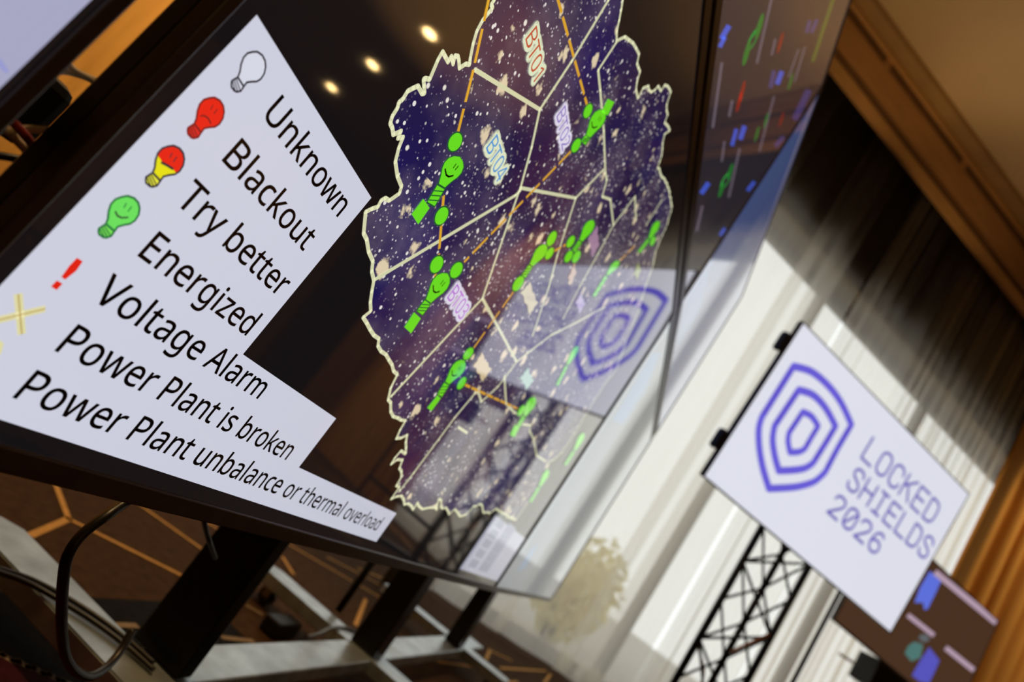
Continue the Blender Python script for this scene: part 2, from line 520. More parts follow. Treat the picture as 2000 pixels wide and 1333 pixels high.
outline = [(965, 0), (959, 9), (962, 15), (954, 25), (942, 40), (931, 61), (924, 85), (918, 115), (917, 126), (909, 125),
           (897, 133), (896, 118), (894, 110), (888, 109), (885, 125), (883, 118), (881, 110), (875, 121), (869, 110),
           (864, 101), (855, 117), (839, 155), (830, 153), (827, 155), (828, 168), (829, 182), (824, 183), (816, 168),
           (807, 172), (796, 178), (787, 193), (779, 200), (776, 211), (766, 227), (762, 241), (766, 250), (768, 263),
           (783, 256), (777, 270), (787, 268), (779, 288), (772, 316), (776, 344), (784, 364), (780, 378), (760, 392),
           (752, 387), (744, 392), (738, 404), (726, 408), (714, 414), (710, 456), (716, 468), (720, 492), (728, 510),
           (726, 530), (730, 548), (724, 608), (709, 620), (740, 662), (738, 676), (776, 732), (763, 758), (758, 781),
           (763, 787), (763, 804), (768, 814), (792, 822), (774, 857), (795, 850), (793, 875), (792, 887), (783, 881),
           (771, 895), (764, 907), (776, 898), (786, 899), (780, 915), (784, 932), (774, 949), (780, 952), (764, 975),
           (784, 969), (790, 986), (797, 984), (807, 996), (815, 982), (825, 995), (845, 992), (853, 996), (857, 975),
           (862, 978), (861, 991), (871, 992), (877, 1005), (888, 995), (895, 1003), (900, 1009), (911, 1005),
           (925, 989), (940, 986), (944, 1001), (957, 1003), (968, 995), (985, 1003), (997, 1012), (1008, 1016),
           (1025, 990), (1036, 976), (1054, 955), (1064, 930), (1072, 905), (1098, 884), (1120, 850), (1150, 800),
           (1180, 752), (1205, 720), (1222, 668), (1246, 610), (1262, 556), (1276, 516), (1280, 492), (1288, 472),
           (1304, 436), (1312, 404), (1308, 376), (1296, 348), (1284, 328), (1292, 304), (1294, 280), (1298, 262),
           (1308, 255), (1298, 240), (1304, 224), (1302, 204), (1310, 180), (1298, 166), (1291, 178), (1285, 168),
           (1279, 176), (1272, 180), (1266, 168), (1256, 172), (1246, 192), (1242, 176), (1244, 160), (1250, 140),
           (1244, 124), (1248, 106), (1242, 94), (1236, 84), (1228, 78), (1220, 72), (1204, 80), (1209, 40), (1216, 0),
           (1225, -60), (1196, -150), (1150, -220), (1040, -250), (985, -170), (962, -70)]
fl.poly(NIGHT, 1, P(outline))
rnd = random.Random(4)


def coast(pts, amp):
    """a little more wriggle along the coast"""
    out = []
    pts = P(pts)
    for a, b in zip(pts, pts[1:] + pts[:1]):
        d = b - a
        k = max(1, int(d.length / 0.012))
        u = Vector((-d.y, d.x)).normalized() if d.length > 0 else Vector((0, 0))
        for i in range(k):
            out.append(a + d * (i / k) + u * (rnd.uniform(-amp, amp) if i else 0))
    return out


fl.line(CREAM, 2, coast(outline, 0.0025), 0.0046, closed=True)
for pts in (
        [(927, 136), (1054, 214)], [(1054, 214), (1116, 120), (1188, 0), (1215, -45)], [(1054, 214), (1038, 288), (1016, 368)],
        [(1016, 372), (1006, 382), (730, 547)], [(1016, 367), (1124, 387)], [(1124, 387), (1178, 332)],
        [(1204, 82), (1168, 137), (1172, 176), (1179, 256), (1182, 338), (1185, 352), (1176, 384), (1192, 390), (1198, 440)],
        [(1198, 440), (1240, 384), (1242, 430)], [(1262, 440), (1292, 392)], [(1198, 440), (1168, 496), (1132, 560), (1100, 622)],
        [(1014, 372), (942, 583)], [(1124, 388), (1088, 500), (1072, 560), (1040, 656)], [(942, 583), (764, 774)],
        [(942, 583), (1009, 707)], [(1009, 707), (1030, 690), (1076, 655), (1130, 628), (1180, 600)],
        [(1009, 707), (972, 756), (940, 785), (932, 760)], [(985, 735), (988, 788), (1004, 806), (1024, 815)],
        [(928, 768), (888, 816), (808, 924), (780, 960)],
        [(1018, 829), (1036, 831), (1034, 842), (1042, 858), (1048, 890), (1066, 902)], [(1018, 820), (1066, 902)][:0],
        [(895, 835), (912, 846)]):
    if len(pts) > 1:
        fl.line(CREAM, 3, P(pts), 0.0046)


def dashed(a, b, on=0.030, off=0.0065, w=0.0040):
    a, b = pa(*a), pa(*b)
    d = b - a
    n = d.length
    u = d / n
    t = 0
    while t < n:
        fl.line(ORANGE, 4, [a + u * t, a + u * min(n, t + on)], w, join=False)
        t += on + off


for a, b in (((960, -30), (924, 136)), ((924, 136), (893, 262)), ((1070, -70), (1147, 208)), ((1116, 294), (906, 512)),
             ((866, 382), (856, 504)), ((852, 530), (846, 548)), ((1076, 494), (1112, 474)), ((1004, 568), (922, 684)),
             ((904, 750), (1018, 802)), ((1240, 480), (1204, 516)), ((1124, 500), (1118, 540))):
    dashed(a, b)


def ell(m_, layer, x0, y0, x1, y1, half):
    """an ellipse whose long axis runs between two pixels, with its half width in pixels"""
    cx, cy = (x0 + x1) / 2, (y0 + y1) / 2
    ax, ay = (x1 - x0) / 2, (y1 - y0) / 2
    ln = math.hypot(ax, ay)
    bx, by = -ay / ln * half, ax / ln * half
    fl.poly(m_, layer, P([(cx + ax * math.cos(t) + bx * math.sin(t), cy + ay * math.cos(t) + by * math.sin(t))
                          for t in [2 * PI * k / 24 for k in range(24)]]))


def quad(m_, layer, x0, y0, x1, y1, half):
    ln = math.hypot(x1 - x0, y1 - y0)
    bx, by = -(y1 - y0) / ln * half, (x1 - x0) / ln * half
    fl.poly(m_, layer, P([(x0 + bx, y0 + by), (x1 + bx, y1 + by), (x1 - bx, y1 - by), (x0 - bx, y0 - by)]))


def spot_(x0, y0, x1, y1, half, m_=None):
    ell(DKGREEN, 5, x0 + (x0 - x1) * 0.09, y0 + (y0 - y1) * 0.09, x1 + (x1 - x0) * 0.09, y1 + (y1 - y0) * 0.09, half + 1.8)
    ell(m_ or GREEN, 6, x0, y0, x1, y1, half)


def map_bulb(tx, ty, nx, ny, ex, ey, half, face=True):
    """a smiling bulb: crown pixel, neck pixel, pixel at the end of its cap"""
    hx, hy = nx + (tx - nx) * 0.66, ny + (ty - ny) * 0.66
    ax, ay = (tx - nx), (ty - ny)
    ln = math.hypot(ax, ay)
    ux, uy = ax / ln, ay / ln
    vx, vy = -uy, ux
    prof = [(0.0, 0.36), (0.25, 0.62), (0.45, 0.90), (0.62, 1.0), (0.80, 0.88), (0.93, 0.52), (1.0, 0.0)]
    for lay, m_, g in ((5, DKGREEN, 1.9), (6, GREEN, 0.0)):
        left = [(nx + ux * ln * t + vx * (half * w_ + g), ny + uy * ln * t + vy * (half * w_ + g)) for t, w_ in prof[:-1]]
        right = [(nx + ux * ln * t - vx * (half * w_ + g), ny + uy * ln * t - vy * (half * w_ + g)) for t, w_ in prof[:-1]]
        fl.poly(m_, lay, P(left + [(tx + ux * g, ty + uy * g)] + right[::-1]))
    quad(DKGREEN, 5, nx, ny, ex + (ex - nx) * 0.08, ey + (ey - ny) * 0.08, half * 0.42 + 1.9)
    quad(GREEN, 6, nx + (ex - nx) * 0.10, ny + (ey - ny) * 0.10, ex, ey, half * 0.42)
    for t in (0.3, 0.55, 0.8):
        cx, cy = nx + (ex - nx) * t, ny + (ey - ny) * t
        fl.line(DKGREEN, 7, P([(cx + vx * half * 0.4 + ux * 4, cy + vy * half * 0.4 + uy * 4),
                               (cx - vx * half * 0.4 - ux * 4, cy - vy * half * 0.4 - uy * 4)]), 0.0013)
    if face:
        def q(t, w_):
            return (nx + ux * ln * t + vx * half * w_, ny + uy * ln * t + vy * half * w_)
        fl.line(M_TEXT, 7, P([q(0.46, -0.62), q(0.33, -0.20), q(0.33, 0.12), q(0.42, 0.42)]), 0.0020)
        fl.line(M_TEXT, 7, P([q(0.62, 0.02), q(0.76, 0.06)]), 0.0014)
        fl.line(M_TEXT, 7, P([q(0.60, 0.30), q(0.74, 0.36)]), 0.0014)


map_bulb(897, 306, 862, 362, 841, 398, 19)
fl.poly(GREEN, 6, P([(826, 388), (838, 406), (816, 438), (803, 418)]))
spot_(896, 260, 880, 294, 12)
spot_(870, 405, 853, 438, 11)
spot_(860, 501, 844, 532, 11)
spot_(899, 513, 882, 542, 10)
map_bulb(873, 534, 836, 588, 819, 611, 16)
fl.poly(GREEN, 6, P([(808, 610), (821, 622), (802, 651), (789, 639)]))
map_bulb(1066, 478, 1037, 518, 1022, 540, 10, False)
spot_(1084, 452, 1070, 480, 7)
spot_(1079, 484, 1066, 506, 6)
spot_(1020, 540, 1003, 568, 8)
map_bulb(1158, 430, 1134, 470, 1120, 490, 9, False)
spot_(1120, 461, 1108, 483, 6)
spot_(1116, 490, 1104, 512, 6)
spot_(1131, 490, 1119, 513, 6)
map_bulb(1286, 432, 1268, 466, 1248, 492, 6, False)
spot_(1278, 462, 1271, 480, 4)
map_bulb(1208, 510, 1186, 536, 1160, 578, 6, False)
map_bulb(906, 704, 873, 748, 858, 772, 12)
spot_(922, 680, 906, 702, 7)
fl.poly(GREEN, 6, P([(854, 772), (860, 778), (842, 803), (834, 797)]))
spot_(908, 737, 894, 760, 6)
map_bulb(1044, 776, 1024, 812, 1012, 832, 8, False)
spot_(1024, 792, 1012, 812, 5)
quad(GREEN, 6, 1010, 832, 1000, 852, 5)
map_bulb(1140, 846, 1122, 880, 1104, 908, 5, False)
map_bulb(1071, 918, 1054, 950, 1036, 980, 5, False)
map_bulb(1128, 676, 1108, 712, 1088, 752, 5, False)
map_bulb(1178, 214, 1148, 266, 1138, 279, 13)
quad(GREEN, 6, 1193, 196, 1180, 222, 7)
spot_(1153, 203, 1142, 230, 7)
spot_(1131, 271, 1118, 297, 7)

HALO = screen('label_halo', (0.62, 0.66, 0.46))
HALO2 = screen('label_halo_pale', (0.60, 0.56, 0.66))
for s, bl, tl, en, col, halo in (
        ('BT01', (1021, 73), (1046, 36), (1042, 163), (0.55, 0.07, 0.03), HALO),
        ('BT04', (944, 287), (968, 249), (969, 354), (0.10, 0.34, 0.75), HALO),
        ('BT02', (1083, 225), (1102, 191), (1096, 294), (0.28, 0.20, 0.62), HALO2),
        ('BT03', (868, 581), (892, 549), (897, 624), (0.50, 0.18, 0.75), HALO2)):
    a, b, c = pa(*bl), pa(*tl), pa(*en)
    cap = (b.y - a.y) * 0.86
    fl.text(screen('label_' + s, col), 8, s, a.x + 0.003, a.y + 0.002, cap, c.x - a.x, halo, 0.009)
for pts, c in (([(1034, 550), (1016, 572), (1034, 616), (1050, 590)], (0.66, 0.58, 0.36)),
               ([(940, 688), (923, 716), (942, 746), (960, 720)], (0.72, 0.58, 0.34)),
               ([(1030, 718), (1014, 740), (1028, 762), (1043, 742)], (0.42, 0.62, 0.50)),
               ([(1166, 440), (1148, 468), (1156, 504), (1170, 476)], (0.42, 0.24, 0.38)),
               ([(1134, 572), (1123, 592), (1131, 614), (1143, 592)], (0.48, 0.40, 0.60)),
               ([(1120, 516), (1108, 544), (1114, 558), (1126, 530)], (0.58, 0.42, 0.30)),
               ([(1246, 512), (1238, 536), (1244, 548), (1252, 526)], (0.34, 0.40, 0.10))):
    mm = screen('place_label_%d' % int(c[0] * 100 + c[1] * 1000), c)
    q = P(pts)
    out = []
    for a, b in zip(q, q[1:] + q[:1]):
        d = b - a
        u = Vector((-d.y, d.x)).normalized()
        for i in range(5):
            out.append(a + d * i / 5 + u * (0.003 if i % 2 else 0))
    fl.poly(mm, 8, out)

# the small table in the lower right corner of the map display
tl_, tr_, br_, bl_ = pa(970, 1012), pa(1030, 1053), pa(976, 1134), pa(903, 1104)
x0, x1, z0, z1 = bl_.x, AW - 0.012, 0.014, (tl_.y + tr_.y) / 2
fl.poly(screen('table_panel', (0.46, 0.47, 0.60)), 5, [(x0, z0), (x1, z0), (x1, z1), (x0, z1)])
TXT = screen('table_text', (0.27, 0.29, 0.42))
for r_ in range(5):
    zz = z1 - (r_ + 0.75) * (z1 - z0) / 5.2
    fl.poly(TXT, 6, [(x0 + 0.10 * (x1 - x0), zz), (x0 + 0.28 * (x1 - x0), zz), (x0 + 0.28 * (x1 - x0), zz + 0.02), (x0 + 0.10 * (x1 - x0), zz + 0.02)])
    fl.poly(TXT, 6, [(x0 + 0.36 * (x1 - x0), zz), (x0 + 0.60 * (x1 - x0), zz), (x0 + 0.60 * (x1 - x0), zz + 0.025), (x0 + 0.36 * (x1 - x0), zz + 0.025)])

# the legend
fl.poly(WHITE, 1, [(0.013, 0.014), (0.722, 0.014), (0.722, 0.0632), (0.4025, 0.0632), (0.4025, 0.1265), (0.2118, 0.1265),
                   (0.2118, 0.2998), (0.013, 0.2998)])
for s, x, z, xe in (('Unknown', 0.0668, 0.2636, 0.1940), ('Blackout', 0.0658, 0.2221, 0.1862), ('Try better', 0.0628, 0.1808, 0.1990),
                    ('Energized', 0.0667, 0.1400, 0.2003), ('Voltage Alarm', 0.0650, 0.1020, 0.2680),
                    ('Power Plant is broken', 0.0682, 0.0645, 0.3720),
                    ('Power Plant unbalance or thermal overload', 0.0682, 0.0290, 0.6945)):
    fl.text(M_TEXT, 2, s, x, z, 0.0206, xe - x, M_TEXT, 0.0005)

# bulbs of the legend, traced once on the glass and repeated up the rows
ic = lambda pts: [pa(x / 2.5, y / 2.5) for x, y in pts]
glass_ = ic([(592, 960), (620, 955), (652, 966), (672, 988), (679, 1016), (674, 1048), (656, 1076), (632, 1092), (600, 1098),
             (572, 1106), (556, 1128), (514, 1092), (524, 1066), (527, 1030), (538, 996), (560, 972)])
cap_ = ic([(514, 1092), (556, 1128), (540, 1152), (516, 1160), (500, 1157), (492, 1150), (482, 1144), (478, 1128), (480, 1114)])
stripes = [ic(s) for s in ([(504, 1098), (536, 1150)], [(494, 1106), (522, 1157)], [(486, 1118), (506, 1156)], [(514, 1092), (556, 1128)])]
smile = ic([(560, 1032), (570, 1052), (590, 1062), (620, 1060)])
eyes = [ic(s) for s in ([(612, 992), (602, 1012)], [(638, 1008), (622, 1030)])]
top0 = Vector((0.0325, 0.1646))
LINE = screen('bulb_line', (0.035, 0.03, 0.04))
for at, gl, cp, ln, face in ((Vector((0.0304, 0.2862)), (0.74, 0.75, 0.86), (0.70, 0.71, 0.82), LINE, 0),
                             (Vector((0.0303, 0.2452)), (0.86, 0.025, 0.010), (0.80, 0.03, 0.02), screen('line_red', (0.22, 0.02, 0.015)), 2),
                             (Vector((0.0322, 0.2057)), (0.86, 0.80, 0.01), (0.86, 0.84, 0.05), LINE, 3),
                             (top0, (0.16, 0.80, 0.12), (0.20, 0.80, 0.10), screen('line_green', (0.02, 0.16, 0.05)), 1)):
    d = at - top0
    sh = lambda pts: [p + d for p in pts]
    key = '%d%d%d' % tuple(int(c * 99) for c in gl)
    fl.poly(screen('bulb_' + key, gl), 3, sh(glass_))
    fl.poly(screen('bulbcap_' + key, cp), 3, sh(cap_))
    if face == 3:
        fl.poly(screen('bulb_860201', (0.86, 0.025, 0.010)), 4, sh(ic([(592, 960), (620, 955), (652, 966), (672, 988), (679, 1016), (674, 1048), (656, 1076), (640, 1086), (600, 1050), (560, 1034), (536, 1004), (560, 972)])))
    fl.line(ln, 5, sh(glass_), 0.0014, closed=True)
    fl.line(ln, 5, sh(cap_), 0.0014, closed=True)
    for s in stripes:
        fl.line(ln, 5, sh(s), 0.0008)
    if face:
        mouth = smile if face == 1 else ic([(548, 1050), (566, 1046), (590, 1056), (606, 1078)]) if face == 2 else ic([(560, 1040), (590, 1052), (618, 1066)])
        fl.line(LINE if face != 2 else ln, 6, sh(mouth), 0.0011 if face != 3 else 0.0016)
        for s in eyes:
            fl.line(ln, 6, sh(s), 0.0008)
RED = screen('warning_red', (0.80, 0.02, 0.008))
pr_ = lambda pts: [pa(x / 6.667, 400 + y / 6.667) for x, y in pts]
fl.poly(RED, 2, pr_([(1000, 690), (1075, 738), (990, 860), (845, 975), (795, 940), (900, 795)]))
fl.poly(RED, 2, pr_([(738, 985), (812, 1028), (735, 1110), (660, 1065)]))
YEL = screen('pale_yellow', (0.78, 0.74, 0.40))
OCH = screen('ochre_line', (0.48, 0.30, 0.05))
for a, b in (((35, 574), (42, 653)), ((-12, 627), (88, 603))):
    fl.line(YEL, 2, P([a, b]), 0.0046, join=False)
    fl.line(OCH, 3, P([a, b]), 0.0007, join=False)
fl.poly(YEL, 2, P([(0, 664), (7, 671), (2, 690), (-10, 704), (-20, 712), (-8, 688)]))
MAPTV = television(MA, AW, AH, 'large black television showing a night map and a white legend of bulbs', None, fl, bez=(0.010, 0.010, 0.026, 0.017))

# ---- the network display above it
MB = Matrix.Translation((0, 0, 0.5 + 1.001))
pb = loc_on(MB)
BW, BH = 1.66, 0.906
fl = Flat()
full_panel(fl, screen('network_black', (0.032, 0.027, 0.036)), BW, BH)
c3_ = lambda x, y: (1200 + x / 2.5, y / 2.5)
BLUE = screen('mark_blue', (0.07, 0.13, 0.75))
VIO = screen('mark_violet', (0.07, 0.06, 0.22))
MGRN = screen('mark_green', (0.02, 0.22, 0.03))
LGRN = screen('line_olive', (0.10, 0.16, 0.03))
MRED = screen('mark_red', (0.32, 0.02, 0.01))
GREY = screen('line_grey', (0.16, 0.13, 0.17))


def mark(m_, a, b, half, layer=1):
    a, b = c3_(*a), c3_(*b)
    ln = math.hypot(b[0] - a[0], b[1] - a[1])
    ux, uy = (b[0] - a[0]) / ln, (b[1] - a[1]) / ln
    fl.poly(m_, layer, [pb(a[0] - uy * half, a[1] + ux * half), pb(b[0] - uy * half, b[1] + ux * half),
                        pb(b[0] + uy * half, b[1] - ux * half), pb(a[0] + uy * half, a[1] - ux * half)])


for m_, a, b, h_ in ((BLUE, (560, 125), (522, 190), 5), (BLUE, (540, 180), (514, 230), 4), (GREY, (768, -10), (695, 310), 2.2),
                     (LGRN, (1070, -10), (968, 302), 3), (VIO, (990, 95), (962, 160), 3), (VIO, (955, 100), (938, 160), 3),
                     (GREY, (786, 190), (768, 270), 2), (GREY, (525, 305), (480, 625), 2.5), (BLUE, (818, 348), (794, 412), 4.5),
                     (VIO, (780, 345), (762, 430), 4), (GREY, (576, 490), (560, 570), 2.5), (GREY, (780, 470), (708, 740), 1.8),
                     (VIO, (950, 440), (880, 585), 6), (BLUE, (636, 615), (614, 682), 4.5), (BLUE, (596, 630), (574, 712), 3.5),
                     (GREY, (538, 690), (524, 790), 2), (GREY, (612, 725), (558, 965), 2.2), (VIO, (826, 668), (786, 716), 4),
                     (BLUE, (460, 893), (424, 946), 4.5), (BLUE, (684, 888), (650, 932), 3.5), (GREY, (430, 1005), (402, 1130), 2.5),
                     (BLUE, (540, 1115), (516, 1150), 3), (GREY, (900, 240), (850, 380), 1.5), (GREY, (930, 230), (880, 400), 1.5)):
    mark(m_, a, b, h_)
for a, b in (((708, 130), (645, 262)), ((566, 838), (522, 928))):
    fl.line(MGRN, 1, [pb(*c3_(a[0] + (b[0] - a[0]) * t - 16 * math.sin(PI * t), a[1] + (b[1] - a[1]) * t)) for t in [i / 8 for i in range(9)]], 0.012)
    fl.line(MGRN, 1, [pb(*c3_(a[0] + (b[0] - a[0]) * t + 14 * math.sin(PI * t), a[1] + (b[1] - a[1]) * t)) for t in [i / 8 for i in range(9)]], 0.007)
    for q in (a, b):
        fl.disc(MGRN, 2, pb(*c3_(*q)), 0.03, 0.014)
for q, c in (((740, 590), MGRN), ((696, 655), MGRN), ((810, 210), MRED), ((608, 500), MRED), ((625, 445), MRED), ((815, 585), MRED), ((860, 400), MGRN)):
    fl.disc(c, 2, pb(*c3_(*q)), 0.030, 0.010)
television(MB, BW, BH, 'black television above the map display showing faint blue network marks', None, fl,
           bez=(0.010, 0.010, 0.012, 0.026))

# ---- the far column of the video wall, seen almost edge on
far_rot = Matrix.Rotation(math.radians(1.75), 3, 'Z')
MD = Matrix.Translation((1.684, 0.001, 0.5)) @ far_rot.to_4x4()
ME = Matrix.Translation((1.684, 0.001, 1.501)) @ far_rot.to_4x4()
pd_ = loc_on(MD)
DW = 1.64
fl = Flat()
full_panel(fl, screen('far_lower', (0.13, 0.17, 0.24)), DW, AH)
mb = screen('far_blue', (0.08, 0.20, 0.42))
fl.poly(mb, 1, [pd_(*q) for q in ((1274, 690), (1290, 690), (1264, 752), (1258, 768), (1242, 788), (1237, 800), (1216, 830), (1206, 824), (1196, 822))])
fl.poly(mb, 1, [pd_(*q) for q in ((1040, 1070), (1052, 1062), (1024, 1112), (1010, 1116))])
television(MD, DW, AH, 'black television beside the map display showing a pale blue page, seen edge on', None, fl,
           bez=(0.010, 0.010, 0.026, 0.017))
fl = Flat()
full_panel(fl, screen('far_upper', (0.095, 0.135, 0.33)), DW, BH)
fl.poly(screen('far_stripe', (0.30, 0.26, 0.36)), 1, [(0.0, BH - 0.05), (DW, BH - 0.05), (DW, BH - 0.02), (0, BH - 0.02)])
fl.poly(screen('far_upper_blue', (0.10, 0.18, 0.42)), 1, [(0.05, 0.05), (0.5, 0.05), (0.5, 0.2), (0.05, 0.2)])
television(ME, DW, BH, 'black television showing a blue page, upper one at the far end of the video wall', None, fl,
           bez=(0.010, 0.010, 0.012, 0.026))

# ---- the next display of the row, to the left of the map
MC = Matrix.Translation((-0.0535 - 1.66, 0, 0.5))
pc = loc_on(MC)
fl = Flat()
full_panel(fl, BLACKGLASS, AW, AH)
fl.poly(screen('page_white', (0.42, 0.42, 0.60)), 1, [(0.012, 0.012), (AW - 0.004, 0.012), (AW - 0.004, AH - 0.012), (0.012, AH - 0.012)])
fl.poly(screen('page_blue', (0.33, 0.35, 0.68)), 2, [pc(*q) for q in ((-10, 106), (0, 114), (17, 138), (12, 144), (-2, 130), (-14, 118))])
television(MC, AW, AH, 'black television left of the map display showing a blank lilac page', None, fl,
           bez=(0.010, 0.010, 0.010, 0.017))

# ---- the sign display on its truss
ML = Matrix(((0.65537877, 0.753062, -0.05810581, 3.17650062),
             (-0.75519755, 0.65461697, -0.03396003, -0.27143274),
             (0.01246304, 0.06613805, 0.99773265, 0.89593908 + 0.5),
             (0, 0, 0, 1)))
pl = loc_on(ML)
fl = Flat()
LW, LH = 1.66, 0.935
full_panel(fl, screen('sign_white', (0.81, 0.82, 0.92)), LW, LH)
PURP = screen('sign_purple', (0.135, 0.105, 0.66))
INK = screen('sign_ink', (0.15, 0.12, 0.50))
Q = lambda pts: [pl(*q) for q in pts]


def rounded(pts, k=5):
    """smooth the flagged stretches of a closed outline"""
    return [Vector((v.x, v.z)) for v in smooth_path([Vector((p.x, 0, p.y)) for p in pts], k)]


for curve1, straight, curve2, w_ in (
        ([(1550, 716), (1584, 726), (1616, 752), (1642, 786), (1663, 830)], [(1636, 876), (1612, 922)],
         [(1612, 922), (1599, 935), (1584, 944), (1552, 952), (1502, 955)], 0.040),
        ([(1560, 762), (1588, 772), (1612, 797), (1632, 833)], [(1610, 870), (1588, 905)],
         [(1588, 905), (1572, 915), (1548, 919), (1521, 920)], 0.040),
        ([(1568, 805), (1585, 814), (1598, 833)], [(1584, 856), (1572, 877)], [(1572, 877), (1561, 883), (1543, 884)], 0.036)):
    left = {0: [(1502, 955), (1490, 915), (1483, 875), (1482, 838), (1488, 815)], 1: [(1521, 920), (1513, 890), (1509, 858), (1513, 832)],
            2: [(1543, 884), (1539, 862), (1541, 846)]}[0 if curve1[0][0] == 1550 else 1 if curve1[0][0] == 1560 else 2]
    tail = [curve1[0]]
    path = rounded(Q(curve1)) + Q(straight) + rounded(Q(curve2)) + rounded(Q(left)) + Q(tail)
    fl.line(PURP, 1, path, w_)

STROKE = {  # letters of the sign as strokes on a 4 x 7 grid
    'L': [[(0, 7), (0, 0), (4, 0)]],
    'O': [[(2, 0), (1, 0.2), (0.2, 1), (0, 2), (0, 5), (0.2, 6), (1, 6.8), (2, 7), (3, 6.8), (3.8, 6), (4, 5), (4, 2), (3.8, 1), (3, 0.2), (2, 0)]],
    'C': [[(4, 5), (3.8, 6.1), (3, 6.8), (2, 7), (1, 6.8), (0.2, 6), (0, 5), (0, 2), (0.2, 1), (1, 0.2), (2, 0), (3, 0.2), (3.8, 0.9), (4, 2)]],
    'K': [[(0, 7), (0, 0)], [(4, 7), (0.1, 3.2)], [(1.4, 4.3), (4, 0)]],
    'E': [[(4, 7), (0, 7), (0, 0), (4, 0)], [(0, 3.6), (3.4, 3.6)]],
    'D': [[(0, 0), (0, 7), (2, 7), (3.2, 6.6), (3.9, 5.4), (4, 3.5), (3.9, 1.6), (3.2, 0.4), (2, 0), (0, 0)]],
    'S': [[(3.9, 5.4), (3.6, 6.4), (2.8, 7), (1.3, 7), (0.3, 6.3), (0.1, 5.3), (0.6, 4.3), (2, 3.7), (3.4, 3.0), (4, 1.9), (3.7, 0.7), (2.8, 0), (1.2, 0), (0.3, 0.6), (0, 1.7)]],
    'H': [[(0, 7), (0, 0)], [(4, 7), (4, 0)], [(0, 3.6), (4, 3.6)]],
    'I': [[(0.4, 7), (3.6, 7)], [(2, 7), (2, 0)], [(0.4, 0), (3.6, 0)]],
    '2': [[(0.1, 5.3), (0.4, 6.4), (1.3, 7), (2.7, 7), (3.7, 6.3), (3.9, 5.2), (3.4, 4), (0, 0), (4, 0)]],
    '0': [[(2, 0), (1, 0.2), (0.2, 1), (0, 2), (0, 5), (0.2, 6), (1, 6.8), (2, 7), (3, 6.8), (3.8, 6), (4, 5), (4, 2), (3.8, 1), (3, 0.2), (2, 0)], [(0.7, 1.2), (3.3, 5.8)]],
    '6': [[(3.6, 6.2), (2.8, 7), (1.6, 6.8), (0.5, 5.6), (0, 3.5), (0, 2), (0.4, 0.8), (1.3, 0), (2.7, 0), (3.6, 0.7), (4, 2), (3.6, 3.4), (2.7, 4), (1.3, 4), (0.3, 3.2), (0, 2)]],
}
for s, bl, br, tp in (('LOCKED', (1682, 894), (1821, 1018), (1700, 850)), ('SHIELDS', (1652, 950), (1808, 1090), (1670, 908)),
                      ('2026', (1616, 1000), (1712, 1081), (1634, 962))):
    a, b, t = pl(*bl), pl(*br), pl(*tp)
    cap = t.y - a.y
    adv = (b.x - a.x) / (len(s) - 1 + 0.70)
    sl = (b.y - a.y) / (b.x - a.x)
    for i, ch in enumerate(s):
        for st in STROKE[ch]:
            fl.line(INK, 1, [(a.x + i * adv + q[0] / 4 * adv * 0.70, a.y + q[1] / 7 * cap) for q in st], 0.0165)
SIGNTV = television(ML, LW, LH, 'thin television on a black truss showing a white sign with a violet shield', None, fl,
                    bez=(0.014, 0.006, 0.007, 0.008), depth=0.03)
for z_ in (0.20, 0.80):
    bm = bmesh.new()
    box(bm, -0.052, -0.0145, 0.002, 0.05, z_ - 0.06, z_ + 0.05, bev=0.014)
    link('edge_clamp', bm, M_CLAMP, SIGNTV)

# ---- the display behind it, with blue figures on brown
MF = Matrix.Translation(W(1.47, 1.0, 1.455)) @ Matrix.Rotation(WA, 3, 'Z').to_4x4()
pf = loc_on(MF)
FW, FH = 1.60, 0.845
fl = Flat()
full_panel(fl, screen('brown_page', (0.070, 0.034, 0.018)), FW, FH)
LIL = screen('lilac_bar', (0.50, 0.36, 0.46))
FB = screen('figure_blue', (0.12, 0.18, 0.78))
FB2 = screen('figure_violet', (0.10, 0.10, 0.55))


def fbar(a, b, half):
    ln = math.hypot(b[0] - a[0], b[1] - a[1])
    ux, uy = (b[0] - a[0]) / ln * half, (b[1] - a[1]) / ln * half
    fl.poly(LIL, 1, [pf(a[0] - uy, a[1] + ux), pf(b[0] - uy, b[1] + ux), pf(b[0] + uy, b[1] - ux), pf(a[0] + uy, a[1] - ux)])


fbar((1826, 1118), (1946, 1217), 6)
fbar((1773, 1202), (1824, 1242), 4.5)
fbar((1847, 1266), (1902, 1310), 5)
fl.poly(FB, 1, [pf(*q) for q in ((1816, 1116), (1838, 1136), (1826, 1162), (1812, 1190), (1805, 1192), (1803, 1178), (1786, 1178), (1796, 1150))])
fl.poly(FB2, 1, [pf(*q) for q in ((1815, 1265), (1835, 1291), (1826, 1312), (1814, 1336), (1796, 1332), (1781, 1320), (1798, 1290))])
fl.poly(screen('figure_teal', (0.08, 0.20, 0.18)), 1, [pf(*q) for q in ((1767, 1277), (1774, 1262), (1786, 1254), (1803, 1260), (1798, 1285), (1780, 1293))])
fl.poly(screen('figure_grey', (0.12, 0.14, 0.15)), 1, [pf(*q) for q in ((1798, 1240), (1812, 1240), (1816, 1252), (1804, 1256), (1794, 1248))])
television(MF, FW, FH, 'black television behind the sign display showing blue figures on brown', None, fl,
           bez=(0.01, 0.01, 0.01, 0.014))


